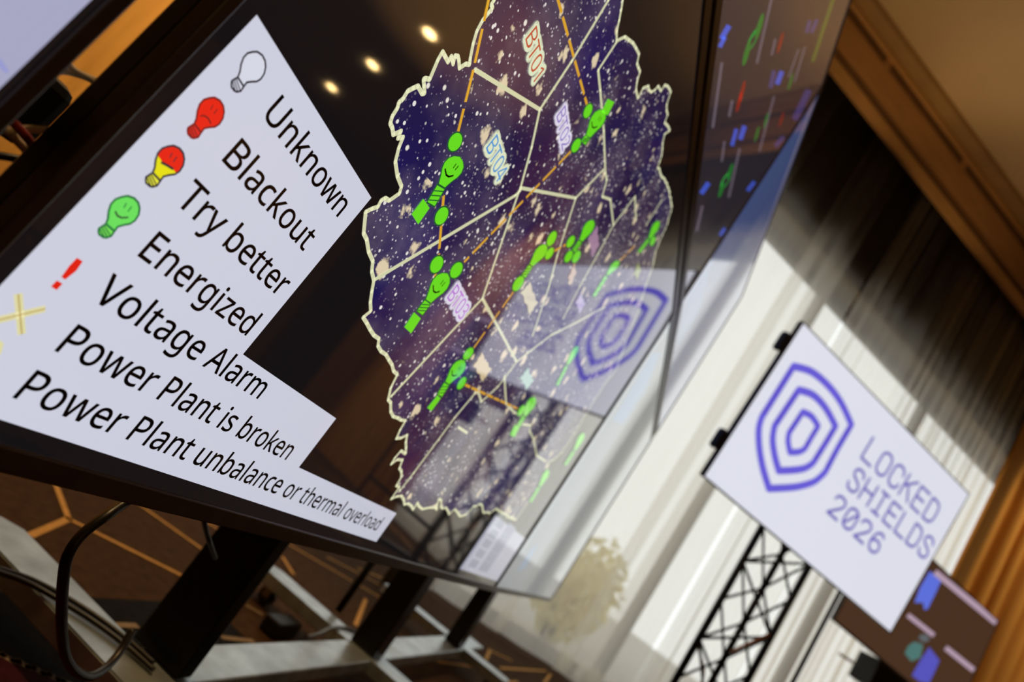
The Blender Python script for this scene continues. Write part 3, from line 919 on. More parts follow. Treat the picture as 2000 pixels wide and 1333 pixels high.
# ------------------------------------------------------------------ the room
M_CEIL = mat('ceiling_paint', (0.62, 0.48, 0.30), 0.8, vary=0.04, vscale=1.5)
M_FASCIA = mat('cornice_wood', (0.46, 0.25, 0.10), 0.5, vary=0.12, vscale=3, stretch=(1, 1, 6))
M_TRIM = mat('cornice_trim', (0.56, 0.33, 0.13), 0.45, vary=0.1, vscale=4)
M_DARKTRIM = mat('cornice_groove', (0.14, 0.07, 0.03), 0.6, vary=0.1)
M_WOOD = mat('wall_panel_wood', (0.50, 0.27, 0.08), 0.38, vary=0.18, vscale=5, stretch=(3, 3, 0.35), bump=0.08, bscale=60)
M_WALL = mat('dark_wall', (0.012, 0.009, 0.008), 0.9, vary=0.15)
M_STONE = mat('window_reveal', (0.42, 0.34, 0.22), 0.8, vary=0.06)
M_FRAME = mat('window_frame_metal', (0.30, 0.29, 0.27), 0.4, metal=0.4, vary=0.08)

S0, S1, N1 = -5.5, 13.0, 15.0


def rect(name, pts, m, kind='structure'):
    bm = bmesh.new()
    bm.faces.new([bm.verts.new(p) for p in pts])
    return tag(link(name, bm, m), kind=kind)


# carpet: brown field, charcoal and wine coloured bands, gold lines
M_BROWN = mat('carpet_brown', (0.085, 0.042, 0.017), 0.95, spec=0.1, vary=0.25, vscale=30, bump=0.4, bscale=500)
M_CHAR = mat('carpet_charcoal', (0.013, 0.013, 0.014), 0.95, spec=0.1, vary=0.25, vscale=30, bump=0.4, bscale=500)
M_WINE = mat('carpet_wine', (0.060, 0.010, 0.018), 0.95, spec=0.1, vary=0.25, vscale=30, bump=0.4, bscale=500)
M_GOLD = mat('carpet_gold', (0.78, 0.42, 0.12), 0.9, spec=0.1, vary=0.15, vscale=60)
M_SAND = mat('carpet_sand', (0.36, 0.26, 0.16), 0.9, spec=0.1, vary=0.15, vscale=60)
bm = bmesh.new()
cor = [W(S0, -0.5), W(S1, -0.5), W(S1, N1), W(S0, N1)]
bm.faces.new([bm.verts.new(p) for p in (cor[3], cor[2], cor[1], cor[0])])
if bm.faces[:][0].normal.z < 0:
    pass


def flatpoly(pts, mi, z):
    f = bm.faces.new([bm.verts.new((p[0], p[1], z)) for p in pts])
    f.normal_update()
    if f.normal.z < 0:
        f.normal_flip()
    f.material_index = mi


def zline(a, b, w, mi, z=0.0022):
    a, b = Vector(a[:2]), Vector(b[:2])
    u = (b - a).normalized()
    v = Vector((-u.y, u.x)) * w / 2
    e = u * w * 0.4
    flatpoly([a - e + v, a - e - v, b + e - v, b + e + v], mi, z)


pz = lambda px, py: on_z(px, py, 0.0)
yb = pz(260, 1173).y
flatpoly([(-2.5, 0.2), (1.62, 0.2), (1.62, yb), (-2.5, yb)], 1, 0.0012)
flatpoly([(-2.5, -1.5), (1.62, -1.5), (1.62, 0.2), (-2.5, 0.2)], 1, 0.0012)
e0, e1 = pz(-40, 1268), pz(112, 1331)
dx = (e1 - e0)
flatpoly([e0 - dx * 3, e1 + dx * 0.4, (e1 + dx * 0.4) + Vector((0.35, -1.2, 0)), e0 + Vector((-1, -1.6, 0))], 2, 0.0020)
for i in range(24):
    a = e0 - dx + dx * (i / 10.0)
    zline(a + Vector((0, 0.006 * (i % 2), 0)), a + dx / 10 + Vector((0, 0.006 * ((i + 1) % 2), 0)), 0.014, 4, 0.0026)
G = [((105, 940), (133, 1015)), ((133, 1015), (60, 1047)), ((133, 1015), (357, 1127)), ((266, 983), (397, 1076)), ((405, 1022), (436, 1042)),
     ((566, 1066), (690, 1138)), ((690, 1138), (752, 1174)), ((714, 1172), (694, 1222)), ((640, 1090), (740, 1142)), ((552, 1090), (572, 1122)),
     ((856, 1294), (919, 1303)), ((977, 1306), (1066, 1312)), ((957, 1270), (949, 1289)), ((957, 1272), (998, 1291)), ((1075, 1318), (1062, 1336)),
     ((900, 1225), (918, 1196)), ((1010, 1333), (880, 1345)), ((700, 1112), (760, 1136))]
for a, b in G:
    zline(pz(*a), pz(*b), 0.020, 3)
for a, b in (((228, 1223), (264, 1224)), ((484, 1186), (508, 1200)), ((434, 1247), (492, 1254)), ((400, 1290), (330, 1420))):
    zline(pz(*a), pz(*b), 0.018, 4)
# the same net of gold lines across the rest of the carpet
rnd = random.Random(11)
cells = {}
for i in range(-1, 16):
    for j in range(0, 13):
        cells[i, j] = Vector((S0 + 0.4 + i * 1.15 + (0.55 if j % 2 else 0) + rnd.uniform(-.25, .25), 0.5 + j * 1.1 + rnd.uniform(-.25, .25)))
for (i, j), c in cells.items():
    for k in ((i + 1, j), (i, j + 1)):
        if k in cells and rnd.random() < 0.62:
            a, b = W(c.x, c.y), W(cells[k].x, cells[k].y)
            mid = (a + b) / 2
            if -0.6 < mid.x < 5.4 and -1.6 < mid.y < 3.2:
                continue
            if min(c.x, cells[k].x) > S0 + .1 and max(c.x, cells[k].x) < S1 - .1:
                zline(a, b, 0.022, 3)
fo = link('floor', bm, [M_BROWN, M_CHAR, M_WINE, M_GOLD, M_SAND])
tag(fo, kind='structure')

# window wall: opening from the floor to a head at 3.80 m, dark wall above it, behind the curtain
HEAD, WS0, WS1, NW = 4.28, -3.72, 5.2, -0.13
bm = bmesh.new()
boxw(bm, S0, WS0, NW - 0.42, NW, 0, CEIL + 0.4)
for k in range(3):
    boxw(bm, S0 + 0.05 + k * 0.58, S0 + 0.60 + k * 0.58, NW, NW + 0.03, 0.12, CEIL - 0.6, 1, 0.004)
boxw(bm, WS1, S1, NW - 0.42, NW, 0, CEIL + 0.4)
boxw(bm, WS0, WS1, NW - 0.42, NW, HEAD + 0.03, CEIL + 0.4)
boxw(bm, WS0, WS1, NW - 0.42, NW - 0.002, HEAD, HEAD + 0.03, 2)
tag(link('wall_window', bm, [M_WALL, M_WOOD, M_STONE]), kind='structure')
bm = bmesh.new()
fr = NW - 0.30
sills = [WS0, -2.6, -0.72, 1.115, 2.95, WS1]
for s in sills:
    boxw(bm, s - 0.035, s + 0.035, fr - 0.05, fr + 0.05, 0.0, HEAD - 0.002)
for z in (0.06, HEAD - 0.05):
    boxw(bm, WS0 + 0.036, WS1 - 0.036, fr - 0.045, fr + 0.045, z - 0.05, z + 0.045)
wf = tag(link('window_1', bm, M_FRAME), kind='structure')
GLASS = bpy.data.materials.new('window_glass')
GLASS.use_nodes = True
nt = GLASS.node_tree
nt.nodes.clear()
o_ = nt.nodes.new('ShaderNodeOutputMaterial')
t_ = nt.nodes.new('ShaderNodeBsdfTransparent')
t_.inputs[0].default_value = (0.98, 0.972, 0.945, 1)
g_ = nt.nodes.new('ShaderNodeBsdfGlossy')
g_.inputs['Roughness'].default_value = 0.02
l_ = nt.nodes.new('ShaderNodeLayerWeight')
f_ = nt.nodes.new('ShaderNodeMath')
f_.operation = 'POWER'
f_.inputs[1].default_value = 4.0
nt.links.new(l_.outputs['Facing'], f_.inputs[0])
x_ = nt.nodes.new('ShaderNodeMixShader')
nt.links.new(f_.outputs[0], x_.inputs[0])
nt.links.new(t_.outputs[0], x_.inputs[1])
nt.links.new(g_.outputs[0], x_.inputs[2])
nt.links.new(x_.outputs[0], o_.inputs[0])
bm = bmesh.new()
for a, b in zip(sills, sills[1:]):
    for z0, z1 in ((0.11, HEAD - 0.105),):
        boxw(bm, a + 0.036, b - 0.036, fr - 0.004, fr + 0.004, z0, z1)
link('window_glass', bm, GLASS, wf)

# other walls
def wall(name, s0, s1, n0, n1, m):
    bm = bmesh.new()
    boxw(bm, s0, s1, n0, n1, 0, CEIL + 0.4)
    return tag(link(name, bm, m), kind='structure')


bm = bmesh.new()
boxw(bm, S0 - 0.25, S0, NW, N1, 0, CEIL + 0.4)
k = 0
n = NW + 0.3
while n < N1 - 0.4:                                  # upright wooden panels with dark joints
    boxw(bm, S0, S0 + 0.035, n, n + 0.36, 0.12, CEIL - 0.6, 1, 0.004)
    n += 0.40
tag(link('wall_back', bm, [M_DARKTRIM, M_WOOD]), kind='structure')
bm = bmesh.new()
boxw(bm, S1, S1 + 0.25, NW, N1, 0, CEIL + 0.4)
n = NW + 0.3
while n < N1 - 0.6:
    boxw(bm, S1 - 0.035, S1, n, n + 0.56, 0.12, CEIL - 0.6, 1, 0.004)
    n += 0.60
tag(link('wall_right', bm, [M_DARKTRIM, M_WOOD]), kind='structure')
wall('wall_front', S0 - 0.25, S1 + 0.25, N1, N1 + 0.25, mat('front_wall_paint', (0.22, 0.13, 0.07), 0.8, vary=0.1))

# ceiling and the cornice above the curtains
bm = bmesh.new()
boxw(bm, S0 - 0.25, S1 + 0.25, 0.30, N1 + 0.25, CEIL, CEIL + 0.3)
tag(link('ceiling', bm, M_CEIL), kind='structure')
bm = bmesh.new()
boxw(bm, S0, S1, 0.135, 0.175, 5.33, 5.46, 1, 0.012)            # bottom lip
boxw(bm, S0, S1, 0.15, 0.19, 5.46, 5.50, 2)                      # groove
boxw(bm, S0, S1, 0.13, 0.165, 5.50, 5.93, 0)                     # fascia
boxw(bm, S0, S1, 0.12, 0.19, 5.93, 5.985, 1, 0.012)              # bead
boxw(bm, S0, S1, NW, 0.31, 5.985, CEIL + 0.3, 3)                 # soffit
for s in [S0 + 0.3 + 1.3 * k for k in range(14)]:                # recessed slots under the bead
    boxw(bm, s, s + 1.22, 0.164, 0.1665, 5.845, 5.925, 2)
tag(link('trim_1', bm, [M_FASCIA, M_TRIM, M_DARKTRIM, mat('soffit_wood', (0.40, 0.26, 0.12), 0.6, vary=0.1, vscale=3)]), kind='structure')

# recessed ceiling lights, three rows along the room
M_RING = mat('light_ring', (0.55, 0.42, 0.25), 0.35, metal=0.8)
M_BULB = mat('light_lens', (0.9, 0.7, 0.4), 0.4, emit=(1.0, 0.66, 0.26), strength=20.0)
bm = bmesh.new()
tube(bm, [(0, 0, -0.012), (0, 0, 0.0)], 0.14, 24)
ring_me = link('ring', bm, M_RING)
bm = bmesh.new()
tube(bm, [(0, 0, -0.016), (0, 0, -0.0125)], 0.115, 24)
lens_me = link('lens', bm, M_BULB)
# the first row is the one mirrored in the map display
refl = []
for px, py in ((840, 65), (722, 128), (648, 170)):
    p = on_y(px, py, 0)
    d = p - CAM
    d.y = -d.y
    refl.append(p + d * ((CEIL - p.z) / d.z))
step = (refl[2] - refl[0]) / 2
spots = [refl[0] + step * k for k in range(3)]
names = ('round ceiling downlight, the one mirrored highest in the map display', 'round ceiling downlight, middle one of three mirrored in the map display',
         'round ceiling downlight, the one mirrored lowest in the map display', 'round ceiling downlight, nearest to the curtains of its row')
for i, p in enumerate(spots):
    t = empty('downlight', (p.x, p.y, CEIL), names[i], 'ceiling light', 'ceiling downlights in a row')
    for src in (ring_me, lens_me):
        o = src if i == 0 else src.copy()
        if i:
            COL.objects.link(o)
        o.parent = t
    lamp('downlight_beam', 'SPOT', (p.x, p.y, CEIL - 0.05), 60, WARM, 0.08, (p.x, p.y, 0), spot=1.9)

# ------------------------------------------------------------------ outside, beyond the glass
M_PAVE = mat('garden_paving', (0.40, 0.37, 0.32), 0.9, vary=0.15, vscale=2)
bm = bmesh.new()
boxw(bm, -30, 40, -60, NW - 0.42, -0.6, -0.15)
tag(link('ground_outside', bm, M_PAVE), kind='structure')
bm = bmesh.new()
boxw(bm, -14, -0.35, -9.0, -8.0, -0.15, 7)
boxw(bm, -0.35, 0.2, -9.3, -8.4, -0.15, 6.4)
tag(link('wall_outside', bm, mat('pale_render', (0.78, 0.75, 0.70), 0.9, vary=0.05, vscale=2)), kind='structure')


def bush(name, s, n, h, r, label, seed, col):
    rr = random.Random(seed)
    root = empty(name, W(s, n, -0.15), label, 'shrub', 'shrubs outside the window')
    bm = bmesh.new()
    for _ in range(420):
        a, b = rr.uniform(0, 2 * PI), rr.uniform(-1, 1)
        q = (rr.random()) ** 0.4
        c = Vector((math.cos(a) * r * q * math.sqrt(1 - b * b), math.sin(a) * r * q * math.sqrt(1 - b * b), h * 0.55 + b * h * 0.45 * q))
        u = Vector((rr.uniform(-1, 1), rr.uniform(-1, 1), rr.uniform(-1, 1))).normalized() * 0.09
        v = u.orthogonal().normalized() * 0.045
        bm.faces.new([bm.verts.new(c + d) for d in (-u, v, u, -v)])
    link('foliage', bm, col, root)
    bm = bmesh.new()
    for k in range(5):
        a = k * 1.257
        tube(bm, [(0.03 * math.cos(a), 0.03 * math.sin(a), 0), (r * .4 * math.cos(a), r * .4 * math.sin(a), h * 0.6)], 0.02, 6, r2=0.008)
    link('stem', bm, mat('shrub_stem', (0.12, 0.08, 0.05), 0.9, vary=0.2), root)


def leaf(name, col):
    m_ = mat(name, col, 0.8, vary=0.3, vscale=4)
    n_ = m_.node_tree
    b_ = n_.nodes['Principled BSDF']
    t2 = n_.nodes.new('ShaderNodeBsdfTranslucent')
    t2.inputs[0].default_value = (*col, 1)
    x2 = n_.nodes.new('ShaderNodeMixShader')
    x2.inputs[0].default_value = 0.6
    n_.links.new(b_.outputs[0], x2.inputs[1])
    n_.links.new(t2.outputs[0], x2.inputs[2])
    n_.links.new(x2.outputs[0], n_.nodes['Material Output'].inputs[0])
    return m_


LEAF1 = leaf('yellow_leaf', (0.98, 0.88, 0.50))
LEAF2 = leaf('olive_leaf', (0.75, 0.70, 0.36))
bush('garden_shrub', 1.50, -1.9, 1.15, 0.40, 'yellowish shrub seen through the sheers left of the truss', 3, LEAF1)
bush('garden_shrub', 2.3, -2.9, 1.5, 0.45, 'yellowish shrub seen through the sheers right of the truss', 5, LEAF1)
bush('garden_shrub', -1.9, -2.4, 1.2, 0.5, 'yellowish shrub seen through the sheers beneath the video wall', 6, LEAF2)

# ------------------------------------------------------------------ curtains
SHEER = bpy.data.materials.new('sheer_fabric')
SHEER.use_nodes = True
nt = SHEER.node_tree
nt.nodes.clear()
o_ = nt.nodes.new('ShaderNodeOutputMaterial')
tr = nt.nodes.new('ShaderNodeBsdfTransparent')
tl = nt.nodes.new('ShaderNodeBsdfTranslucent')
df = nt.nodes.new('ShaderNodeBsdfDiffuse')
tl.inputs[0].default_value = (0.96, 0.93, 0.87, 1)
df.inputs[0].default_value = (0.55, 0.50, 0.42, 1)
tr.inputs[0].default_value = (0.97, 0.955, 0.92, 1)
m1 = nt.nodes.new('ShaderNodeMixShader')
m1.inputs[0].default_value = 0.02
m2 = nt.nodes.new('ShaderNodeMixShader')
wv = nt.nodes.new('ShaderNodeTexNoise')              # weave: a little uneven
wv.inputs['Scale'].default_value = 3.0
tcn = nt.nodes.new('ShaderNodeTexCoord')
mpn = nt.nodes.new('ShaderNodeMapping')
mpn.inputs['Scale'].default_value = (6, 6, 0.4)
mr = nt.nodes.new('ShaderNodeMapRange')
mr.inputs['To Min'].default_value = 0.34
mr.inputs['To Max'].default_value = 0.46
nt.links.new(tcn.outputs['Object'], mpn.inputs[0])
nt.links.new(mpn.outputs[0], wv.inputs['Vector'])
nt.links.new(wv.outputs['Fac'], mr.inputs['Value'])
nt.links.new(mr.outputs[0], m2.inputs[0])
nt.links.new(tl.outputs[0], m1.inputs[1])
nt.links.new(df.outputs[0], m1.inputs[2])
nt.links.new(tr.outputs[0], m2.inputs[1])
nt.links.new(m1.outputs[0], m2.inputs[2])
nt.links.new(m2.outputs[0], o_.inputs[0])


def meander(s0, s1, lam0, lam1, om0, om1, n0, seed, step=0.006):
    """plan of a gathered cloth: a meandering line from s0 to s1 whose folds may overlap"""
    rr = random.Random(seed)
    pts = [(s0, n0)]
    s, nn = s0, n0
    while s < s1:
        lam = rr.uniform(lam0, lam1)
        om = rr.uniform(om0, om1)
        k = max(8, int(lam / step))
        for i in range(k):
            th = om * math.sin(2 * PI * (i + 0.5) / k)
            s += math.cos(th) * lam / k
            nn += math.sin(th) * lam / k
            if s > s1:
                return pts
            pts.append((s, nn))
        nn += (n0 - nn) * 0.5
    return pts


def cloth(name, plan, z0, z1, m, parent, seed, rows=7, flare=0.10):
    rr = random.Random(seed)
    ph = rr.uniform(0, 6)
    bm = bmesh.new()
    mn = sum(p[1] for p in plan) / len(plan)
    prev = None
    for r in range(rows):
        t = r / (rows - 1)
        z = z0 + (z1 - z0) * t
        row = []
        for s, nn in plan:
            k = 1.0 + flare * (0.5 - t)
            row.append(bm.verts.new(W(s + 0.012 * math.sin(ph + t * 3 + s * 3), mn + (nn - mn) * k, z)))
        if prev:
            for i in range(len(row) - 1):
                bm.faces.new((prev[i], prev[i + 1], row[i + 1], row[i])).smooth = True
        prev = row
    return link(name, bm, m, parent)


def sheer(plan, label, seed, z0=0.03):
    root = empty('sheer_curtain', W(plan[0][0], plan[0][1], 0), label, 'curtain', 'white sheer curtains along the window')
    mi = root.matrix_basis.inverted()
    a = cloth('cloth', plan, z0, 5.62, SHEER, None, seed)
    h = cloth('hem', [(s, n_ + 0.003) for s, n_ in plan], z0 + 0.002, z0 + 0.15, SHEER, None, seed, rows=3)
    for o in (a, h):
        o.parent = root
        o.matrix_parent_inverse = mi
    return root


def wave(s0, s1, n0, amp, lam, ph=0.0, step=0.012):
    n = int((s1 - s0) / step)
    return [(s0 + (s1 - s0) * i / n, n0 + amp * math.sin(2 * PI * (s0 + (s1 - s0) * i / n) / lam + ph)) for i in range(n + 1)]


sheer(meander(-3.6, -0.80, 0.24, 0.42, 0.7, 1.2, 0.0, 1), 'white sheer curtain at the left end, half hidden behind the video wall', 1)
sheer(wave(-0.78, -0.16, 0.03, 0.02, 0.34), 'narrow white sheer curtain just showing past the lower right of the video wall', 2)
sheer(wave(-0.22, 0.52, -0.01, 0.018, 0.55, 1.0), 'wide flat cream sheer curtain nearest the video wall', 3)
sheer(wave(0.34, 0.80, 0.05, 0.03, 0.30, 2.0), 'narrow taupe edged sheer curtain between two wide flat ones', 4)
sheer(wave(0.62, 1.13, -0.05, 0.012, 0.60, 0.5), 'thin sheer curtain with the yellow shrub showing through it', 5)
sheer(meander(1.13, 2.02, 0.22, 0.40, 0.5, 1.2, 0.0, 8), 'white sheer curtain in soft folds right behind the truss', 6)
sheer(meander(2.03, 2.66, 0.16, 0.26, 0.9, 1.5, 0.0, 9), 'white sheer curtain in tight folds right of the truss', 7)
sheer(meander(2.66, 3.70, 0.13, 0.22, 1.0, 1.55, 0.0, 10), 'white sheer curtain in tight folds beside the golden brown drape', 8)

M_DRAPE = mat('golden_brown_drape', (0.55, 0.30, 0.09), 0.85, spec=0.15, vary=0.12, vscale=6, stretch=(2, 2, 0.1), bump=0.1, bscale=250)
for i, (s0, s1, seed) in enumerate(((3.72, 5.3, 21), (5.36, 7.0, 22), (7.06, 8.9, 23))):
    pl_ = meander(s0, s1, 0.34, 0.55, 1.1, 1.45, 0.05, seed)
    root = empty('drape', W(s0, 0.05, 0), ('golden brown drape hanging beside the white sheers', 'second golden brown drape from the white sheers',
                                         'third golden brown drape from the white sheers')[i], 'drape', 'golden brown drapes')
    o = cloth('cloth', pl_, 0.02, 5.6, M_DRAPE, None, seed)
    o.parent = root
    o.matrix_parent_inverse = root.matrix_basis.inverted()

# ------------------------------------------------------------------ the frame that carries the video wall
M_STEEL = mat('black_powder_coat', (0.007, 0.006, 0.006), 0.35, spec=0.35, vary=0.2, vscale=20, bump=0.03, bscale=400)
M_PLATE = mat('grey_steel_plate', (0.44, 0.51, 0.56), 0.34, metal=0.5, spec=0.5, vary=0.3, vscale=12, bump=0.03, bscale=200)
M_WHEEL = mat('caster_rubber', (0.02, 0.02, 0.02), 0.5)
M_FORK = mat('caster_fork', (0.35, 0.35, 0.36), 0.3, metal=1.0)
stand = empty('video_wall_stand', (1.97, 0.30, 0), 'long black steel floor frame with posts carrying the video wall', 'stand')


def part(name, fn, m, parent=stand, smooth=False):
    bm = bmesh.new()
    fn(bm)
    o = link(name, bm, m, None, smooth)
    o.parent = parent
    o.matrix_parent_inverse = parent.matrix_basis.inverted()
    return o


part('base_beam', lambda b: (box(b, 0.9425, 1.8875, 0.23, 0.335, 0.062, 0.0985, bev=0.004),
                             box(b, 2.0075, 3.0775, 0.23, 0.335, 0.062, 0.0985, bev=0.004), box(b, 3.2025, 3.5, 0.23, 0.335, 0.062, 0.0985, bev=0.004)), M_PLATE)
FX = [(0.82, 0.94), (1.89, 2.005), (3.08, 3.20)]
for a, b in FX:
    def foot_shape(bmf, a=a, b=b):
        pts = [(a, 0.0), (b, 0.0), (b, 0.70), (b - 0.03, 0.74), (a + 0.03, 0.74), (a, 0.70)]
        lo = [bmf.verts.new((x, y, 0.06)) for x, y in pts]
        hi = [bmf.verts.new((x, y, 0.10)) for x, y in pts]
        bmf.faces.new(lo[::-1])
        bmf.faces.new(hi)
        for i in range(6):
            bmf.faces.new((lo[i], lo[(i + 1) % 6], hi[(i + 1) % 6], hi[i]))
        bmesh.ops.bevel(bmf, geom=bmf.edges[:], offset=0.003, segments=2, affect='EDGES')
    ft = part('foot', foot_shape, M_PLATE)
    for y in (0.06, 0.66):
        c = (a + b) / 2
        bm = bmesh.new()
        tube(bm, [(c - 0.013, y, 0.029), (c + 0.013, y, 0.029)], 0.029, 18)
        box(bm, c - 0.022, c - 0.016, y - 0.014, y + 0.014, 0.025, 0.0595, 1)
        box(bm, c + 0.016, c + 0.022, y - 0.014, y + 0.014, 0.025, 0.0595, 1)
        w_ = link('caster', bm, [M_WHEEL, M_FORK])
        w_.parent = ft
for x0, x1, y0, y1 in ((0.945, 0.992, 0.24, 0.362), (1.905, 2.003, 0.238, 0.33), (2.955, 3.06, 0.238, 0.31)):
    part('post', lambda b: box(b, x0, x1, y0, y1, 0.1005, 2.36, bev=0.005), M_STEEL)
for z in (0.82, 1.20, 1.78, 2.15):
    part('cross_rail', lambda b: box(b, 0.25, 3.4, 0.128, 0.168, z - 0.03, z + 0.03, bev=0.003), M_STEEL)
for x in (0.968, 1.954, 3.0):
    for z in (0.82, 1.20, 1.78, 2.15):
        part('spacer', lambda b: box(b, x - 0.02, x + 0.02, 0.1685, 0.2375, z - 0.02, z + 0.02), M_STEEL)
for x in (0.4, 1.3, 2.15, 2.9):
    part('mount_arm', lambda b: box(b, x - 0.02, x + 0.02, 0.108, 0.1275, 0.6, 2.3, bev=0.003), M_STEEL)
rb = on_y(660, 1194, 0.48)
part('brace_rod', lambda b: tube(b, [(rb.x, 0.48, 0.1), (rb.x, 0.48, 1.4)], 0.013, 10), M_STEEL)

# ------------------------------------------------------------------ cables and boxes near the frame
M_CABLE = mat('black_cable', (0.020, 0.018, 0.017), 0.35, vary=0.2)
M_BEIGE = mat('beige_cable', (0.85, 0.66, 0.38), 0.45, vary=0.1)
M_REDC = mat('red_cable', (0.40, 0.03, 0.02), 0.4, vary=0.1)
M_ORC = mat('orange_cable', (0.62, 0.20, 0.04), 0.5, vary=0.1)


def cable(name, pts, r, m, label, group=None):
    bm = bmesh.new()
    tube(bm, smooth_path(pts, 7), r, 8)
    return tag(link(name, bm, m), label, 'cable', group)


loop = [(262, 968, .16), (242, 984, .16), (205, 1010, .15), (160, 1045, .145), (133, 1085, .14), (124, 1130, .14), (121, 1180, .145), (121, 1230, .15),
        (128, 1280, .16), (148, 1312, .17), (176, 1322, .18), (206, 1306, .195), (234, 1274, .21), (258, 1232, .225)]
cable('power_cable', [on_y(*q) for q in loop], 0.0058, M_CABLE, 'black cable hanging in a loop beneath the map display')
for dy, lab in ((0, 'upper of two black cables lying across the nearest foot'), (14, 'lower of two black cables lying across the nearest foot')):
    pts = [on_z(x, y + dy * k_, 0.1075) for x, y, k_ in ((-60, 1095, .4), (0, 1112, .5), (60, 1132, .7), (130, 1168, 1), (190, 1206, 1), (248, 1250, 1), (300, 1296, 1))]
    cable('floor_cable', pts, 0.0048, M_CABLE, lab, 'cables over the foot of the frame')
cable('hanging_cable', [on_y(398, 1012, .2), on_y(401, 1030, .2), on_y(405, 1046, .2), on_y(410, 1062, .2), on_y(420, 1090, .215)], 0.004, M_CABLE,
      'short black cable hanging beside the nearest post')
cable('thin_cable', [on_z(x, y, z) for x, y, z in ((600, 1245, .104), (620, 1240, .109), (645, 1228, .108), (668, 1226, .105), (690, 1232, .105), (712, 1240, .106), (722, 1248, .106))], 0.005,
      mat('grey_cable', (0.10, 0.11, 0.11), 0.4), 'grey cable lying over the second foot of the frame')
for pts, lab in (([(96, 147), (110, 140), (132, 140), (160, 148), (186, 158), (214, 170)], 'beige cable bending over the black box, lowest of three'),
                 ([(116, 122), (124, 130), (140, 138), (165, 148), (190, 158), (214, 168)], 'beige cable bending over the black box, middle of three'),
                 ([(124, 114), (132, 124), (146, 138), (168, 150), (190, 162), (212, 172)], 'beige cable bending over the black box, uppermost of three')):
    cable('network_cable', [on_y(x, y, 0.055 + 0.005 * i) for i, (x, y) in enumerate(pts)], 0.0022, M_BEIGE, lab, 'beige cables in the gap')
cable('network_cable', [on_y(x, y, 0.06) for x, y in ((-12, 253), (20, 254), (60, 252), (98, 255), (140, 258))], 0.0024, M_BEIGE,
      'beige cable running level across the gap left of the map display', 'beige cables in the gap')
cable('network_cable', [on_y(x, y, 0.062) for x, y in ((-10, 236), (12, 252), (34, 276), (58, 300), (80, 318))], 0.0026, M_BEIGE,
      'beige cable slanting down in the gap behind the red one', 'beige cables in the gap')
cable('red_cable', [on_y(x, y, 0.048) for x, y in ((-14, 240), (2, 231), (18, 234), (38, 252), (58, 276), (74, 304), (90, 330))], 0.0026, M_REDC,
      'red cable curving down in the gap left of the map display')
cable('black_cord', [on_y(x, y, 0.068) for x, y in ((-14, 303), (10, 306), (40, 312), (70, 318))], 0.0026, M_CABLE,
      'black cord in the gap at the left edge of the picture'.replace(' of the picture', ' of the map display'))
a, b = on_y(118, 128, 0.075), on_y(66, 262, 0.075)
bm = bmesh.new()
box(bm, -0.105, 0.03, 0.085, 0.125, min(a.z, b.z) - 0.012, max(a.z, b.z) - 0.004, bev=0.008)
tag(link('connection_box', bm, mat('black_plastic', (0.010, 0.010, 0.010), 0.5, vary=0.2)), 'black box in the gap beneath the three bent beige cables', 'box')

# small things on the floor behind the second post
def small(name, fn, m, label, cat, group=None):
    bm = bmesh.new()
    fn(bm)
    return tag(link(name, bm, m), label, cat, group)


q = pz(772, 1160)
small('equipment_box', lambda b: box(b, q.x - 0.10, q.x + 0.10, q.y - 0.09, q.y + 0.09, 0.003, 0.16, bev=0.02), mat('grey_plastic', (0.05, 0.05, 0.05), 0.3, vary=0.1),
      'dark equipment box on the carpet behind the second post', 'box')
q = pz(524, 1238)
small('power_strip', lambda b: (box(b, q.x - 0.03, q.x + 0.12, q.y - 0.03, q.y + 0.03, 0.003, 0.05, bev=0.008)), mat('black_plastic'),
      'small black power strip on the carpet by the second foot', 'power strip')

# ------------------------------------------------------------------ truss that carries the sign
M_TRUSS = mat('black_truss', (0.010, 0.010, 0.011), 0.45, vary=0.2)
c0 = ML @ Vector((0.85, 0.17, 0))
tn = WN.copy()
ch = []
for (px, py), back in (((1488, 1030), 0.0), ((1534, 1070), 0.24), ((1576, 1114), 0.0)):
    p = hit(px, py, c0 - tn * (0.05 + back), tn)
    ch.append(Vector((p.x, p.y, 0)))
TOP = 2.05
truss = empty('truss_tower', (ch[0] + ch[1] + ch[2]) / 3, 'black triangular truss tower standing under the white sign', 'truss')


def tpart(name, fn):
    bm = bmesh.new()
    fn(bm)
    o = link(name, bm, M_TRUSS)
    o.parent = truss
    o.matrix_parent_inverse = truss.matrix_basis.inverted()


for c in ch:
    tpart('chord', lambda b: tube(b, [c + Vector((0, 0, 0.03)), c + Vector((0, 0, TOP))], 0.019, 12))


def zig(b, p, q, ph):
    pitch = 0.235
    k = 0
    z = 0.06
    pts = []
    while z < TOP - 0.02:
        pts.append((p if (k + ph) % 2 == 0 else q) + Vector((0, 0, z)))
        z += pitch
        k += 1
    for u, v in zip(pts, pts[1:]):
        tube(b, [u, v], 0.0080, 6)


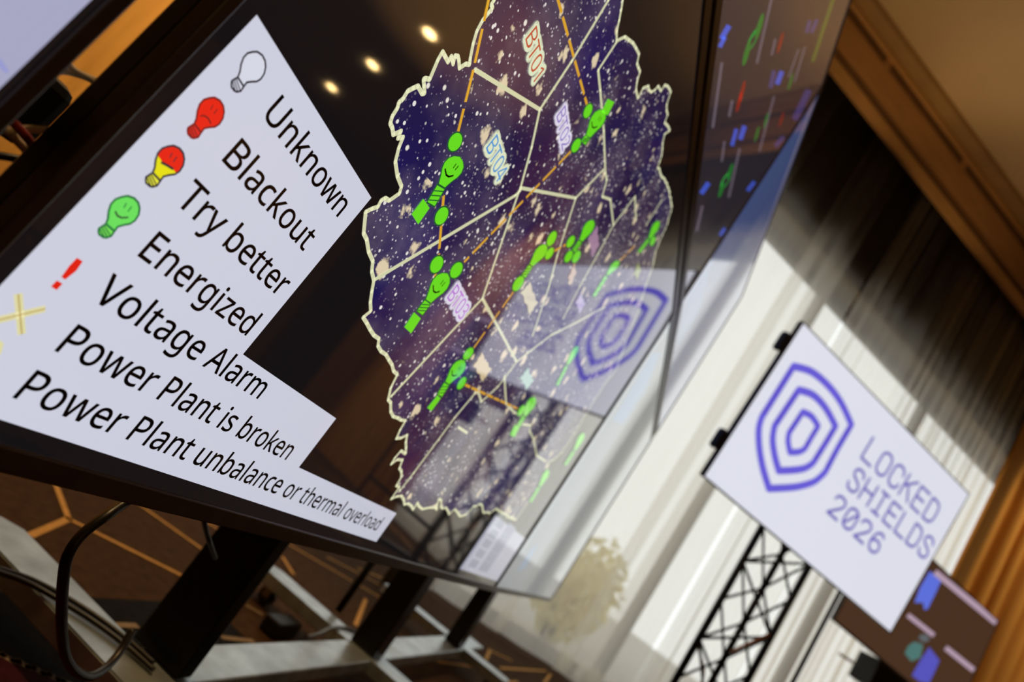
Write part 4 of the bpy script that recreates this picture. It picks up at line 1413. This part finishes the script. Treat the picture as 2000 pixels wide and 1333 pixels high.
for i, j in ((0, 1), (1, 2), (2, 0)):
    if (i, j) != (2, 0):
        tpart('lacing', lambda b: (zig(b, ch[i], ch[j], 0), zig(b, ch[i], ch[j], 1)))
    else:
        tpart('lacing', lambda b: zig(b, ch[i], ch[j], 0))
cen = (ch[0] + ch[1] + ch[2]) / 3
tpart('base_plate', lambda b: box(b, cen.x - 0.32, cen.x + 0.32, cen.y - 0.32, cen.y + 0.32, 0.004, 0.03, bev=0.004))
hub = ML @ Vector((0.83, 0.031, 0.45))
tpart('head_bracket', lambda b: (tube(b, [ML @ Vector((0.55, 0.086, 0.5)), ML @ Vector((1.1, 0.086, 0.5))], 0.02, 10),
                                 tube(b, [ML @ Vector((0.83, 0.086, 0.5)), Vector((cen.x, cen.y, (ML @ Vector((0.83, 0.086, 0.5))).z))], 0.02, 10)))


def wrap(a, b, pts):
    return pts


o1 = [hit(x, y, ch[1] + tn * 0.06, tn) for x, y in ((1363, 1262), (1370, 1290), (1374, 1306), (1372, 1330), (1366, 1360))]
cable('orange_cable', o1, 0.009, M_ORC, 'orange cable hanging in the left half of the truss', 'orange cables')
o2 = [hit(x, y, ch[2] + tn * 0.06, tn) for x, y in ((1428, 1274), (1444, 1266), (1462, 1258), (1480, 1250), (1502, 1240))]
cable('orange_cable', o2, 0.008, M_ORC, 'orange cable crossing the right half of the truss', 'orange cables')
o3 = [hit(x, y, W(2.0, 0.75, 0), WN) for x, y in ((1640, 1278), (1668, 1296), (1694, 1314), (1722, 1332), (1760, 1356))]
cable('orange_cable', o3, 0.010, M_ORC, 'orange cable stretched beneath the brown display', 'orange cables')

# stand of the brown display
fs = empty('display_stand', W(2.27, 0.93, 0), 'black two post floor stand under the brown display', 'stand')


def fpart(name, fn):
    bm = bmesh.new()
    fn(bm)
    o = link(name, bm, M_STEEL)
    o.parent = fs
    o.matrix_parent_inverse = fs.matrix_basis.inverted()


for s in (1.495, 3.02):
    fpart('post', lambda b: tube(b, [W(s, 0.912, 0.045), W(s, 0.912, 1.95)], 0.016, 12))
    fpart('foot', lambda b: boxw(b, s - 0.03, s + 0.03, 0.6, 1.3, 0.003, 0.044, bev=0.006))
fpart('cross_rail', lambda b: tube(b, [W(1.495, 0.912, 1.85), W(3.02, 0.912, 1.85)], 0.018, 10))
fpart('cross_rail', lambda b: tube(b, [W(1.495, 0.912, 0.3), W(3.02, 0.912, 0.3)], 0.018, 10))
k_ = hit(1716, 1292, W(0, 1.02, 0), WN)
ks = (k_ - WP).dot(WD)
fpart('shelf_box', lambda b: boxw(b, ks - 0.06, ks + 0.34, 0.90, 1.08, k_.z - 0.20, min(k_.z + 0.03, 1.425), bev=0.01))
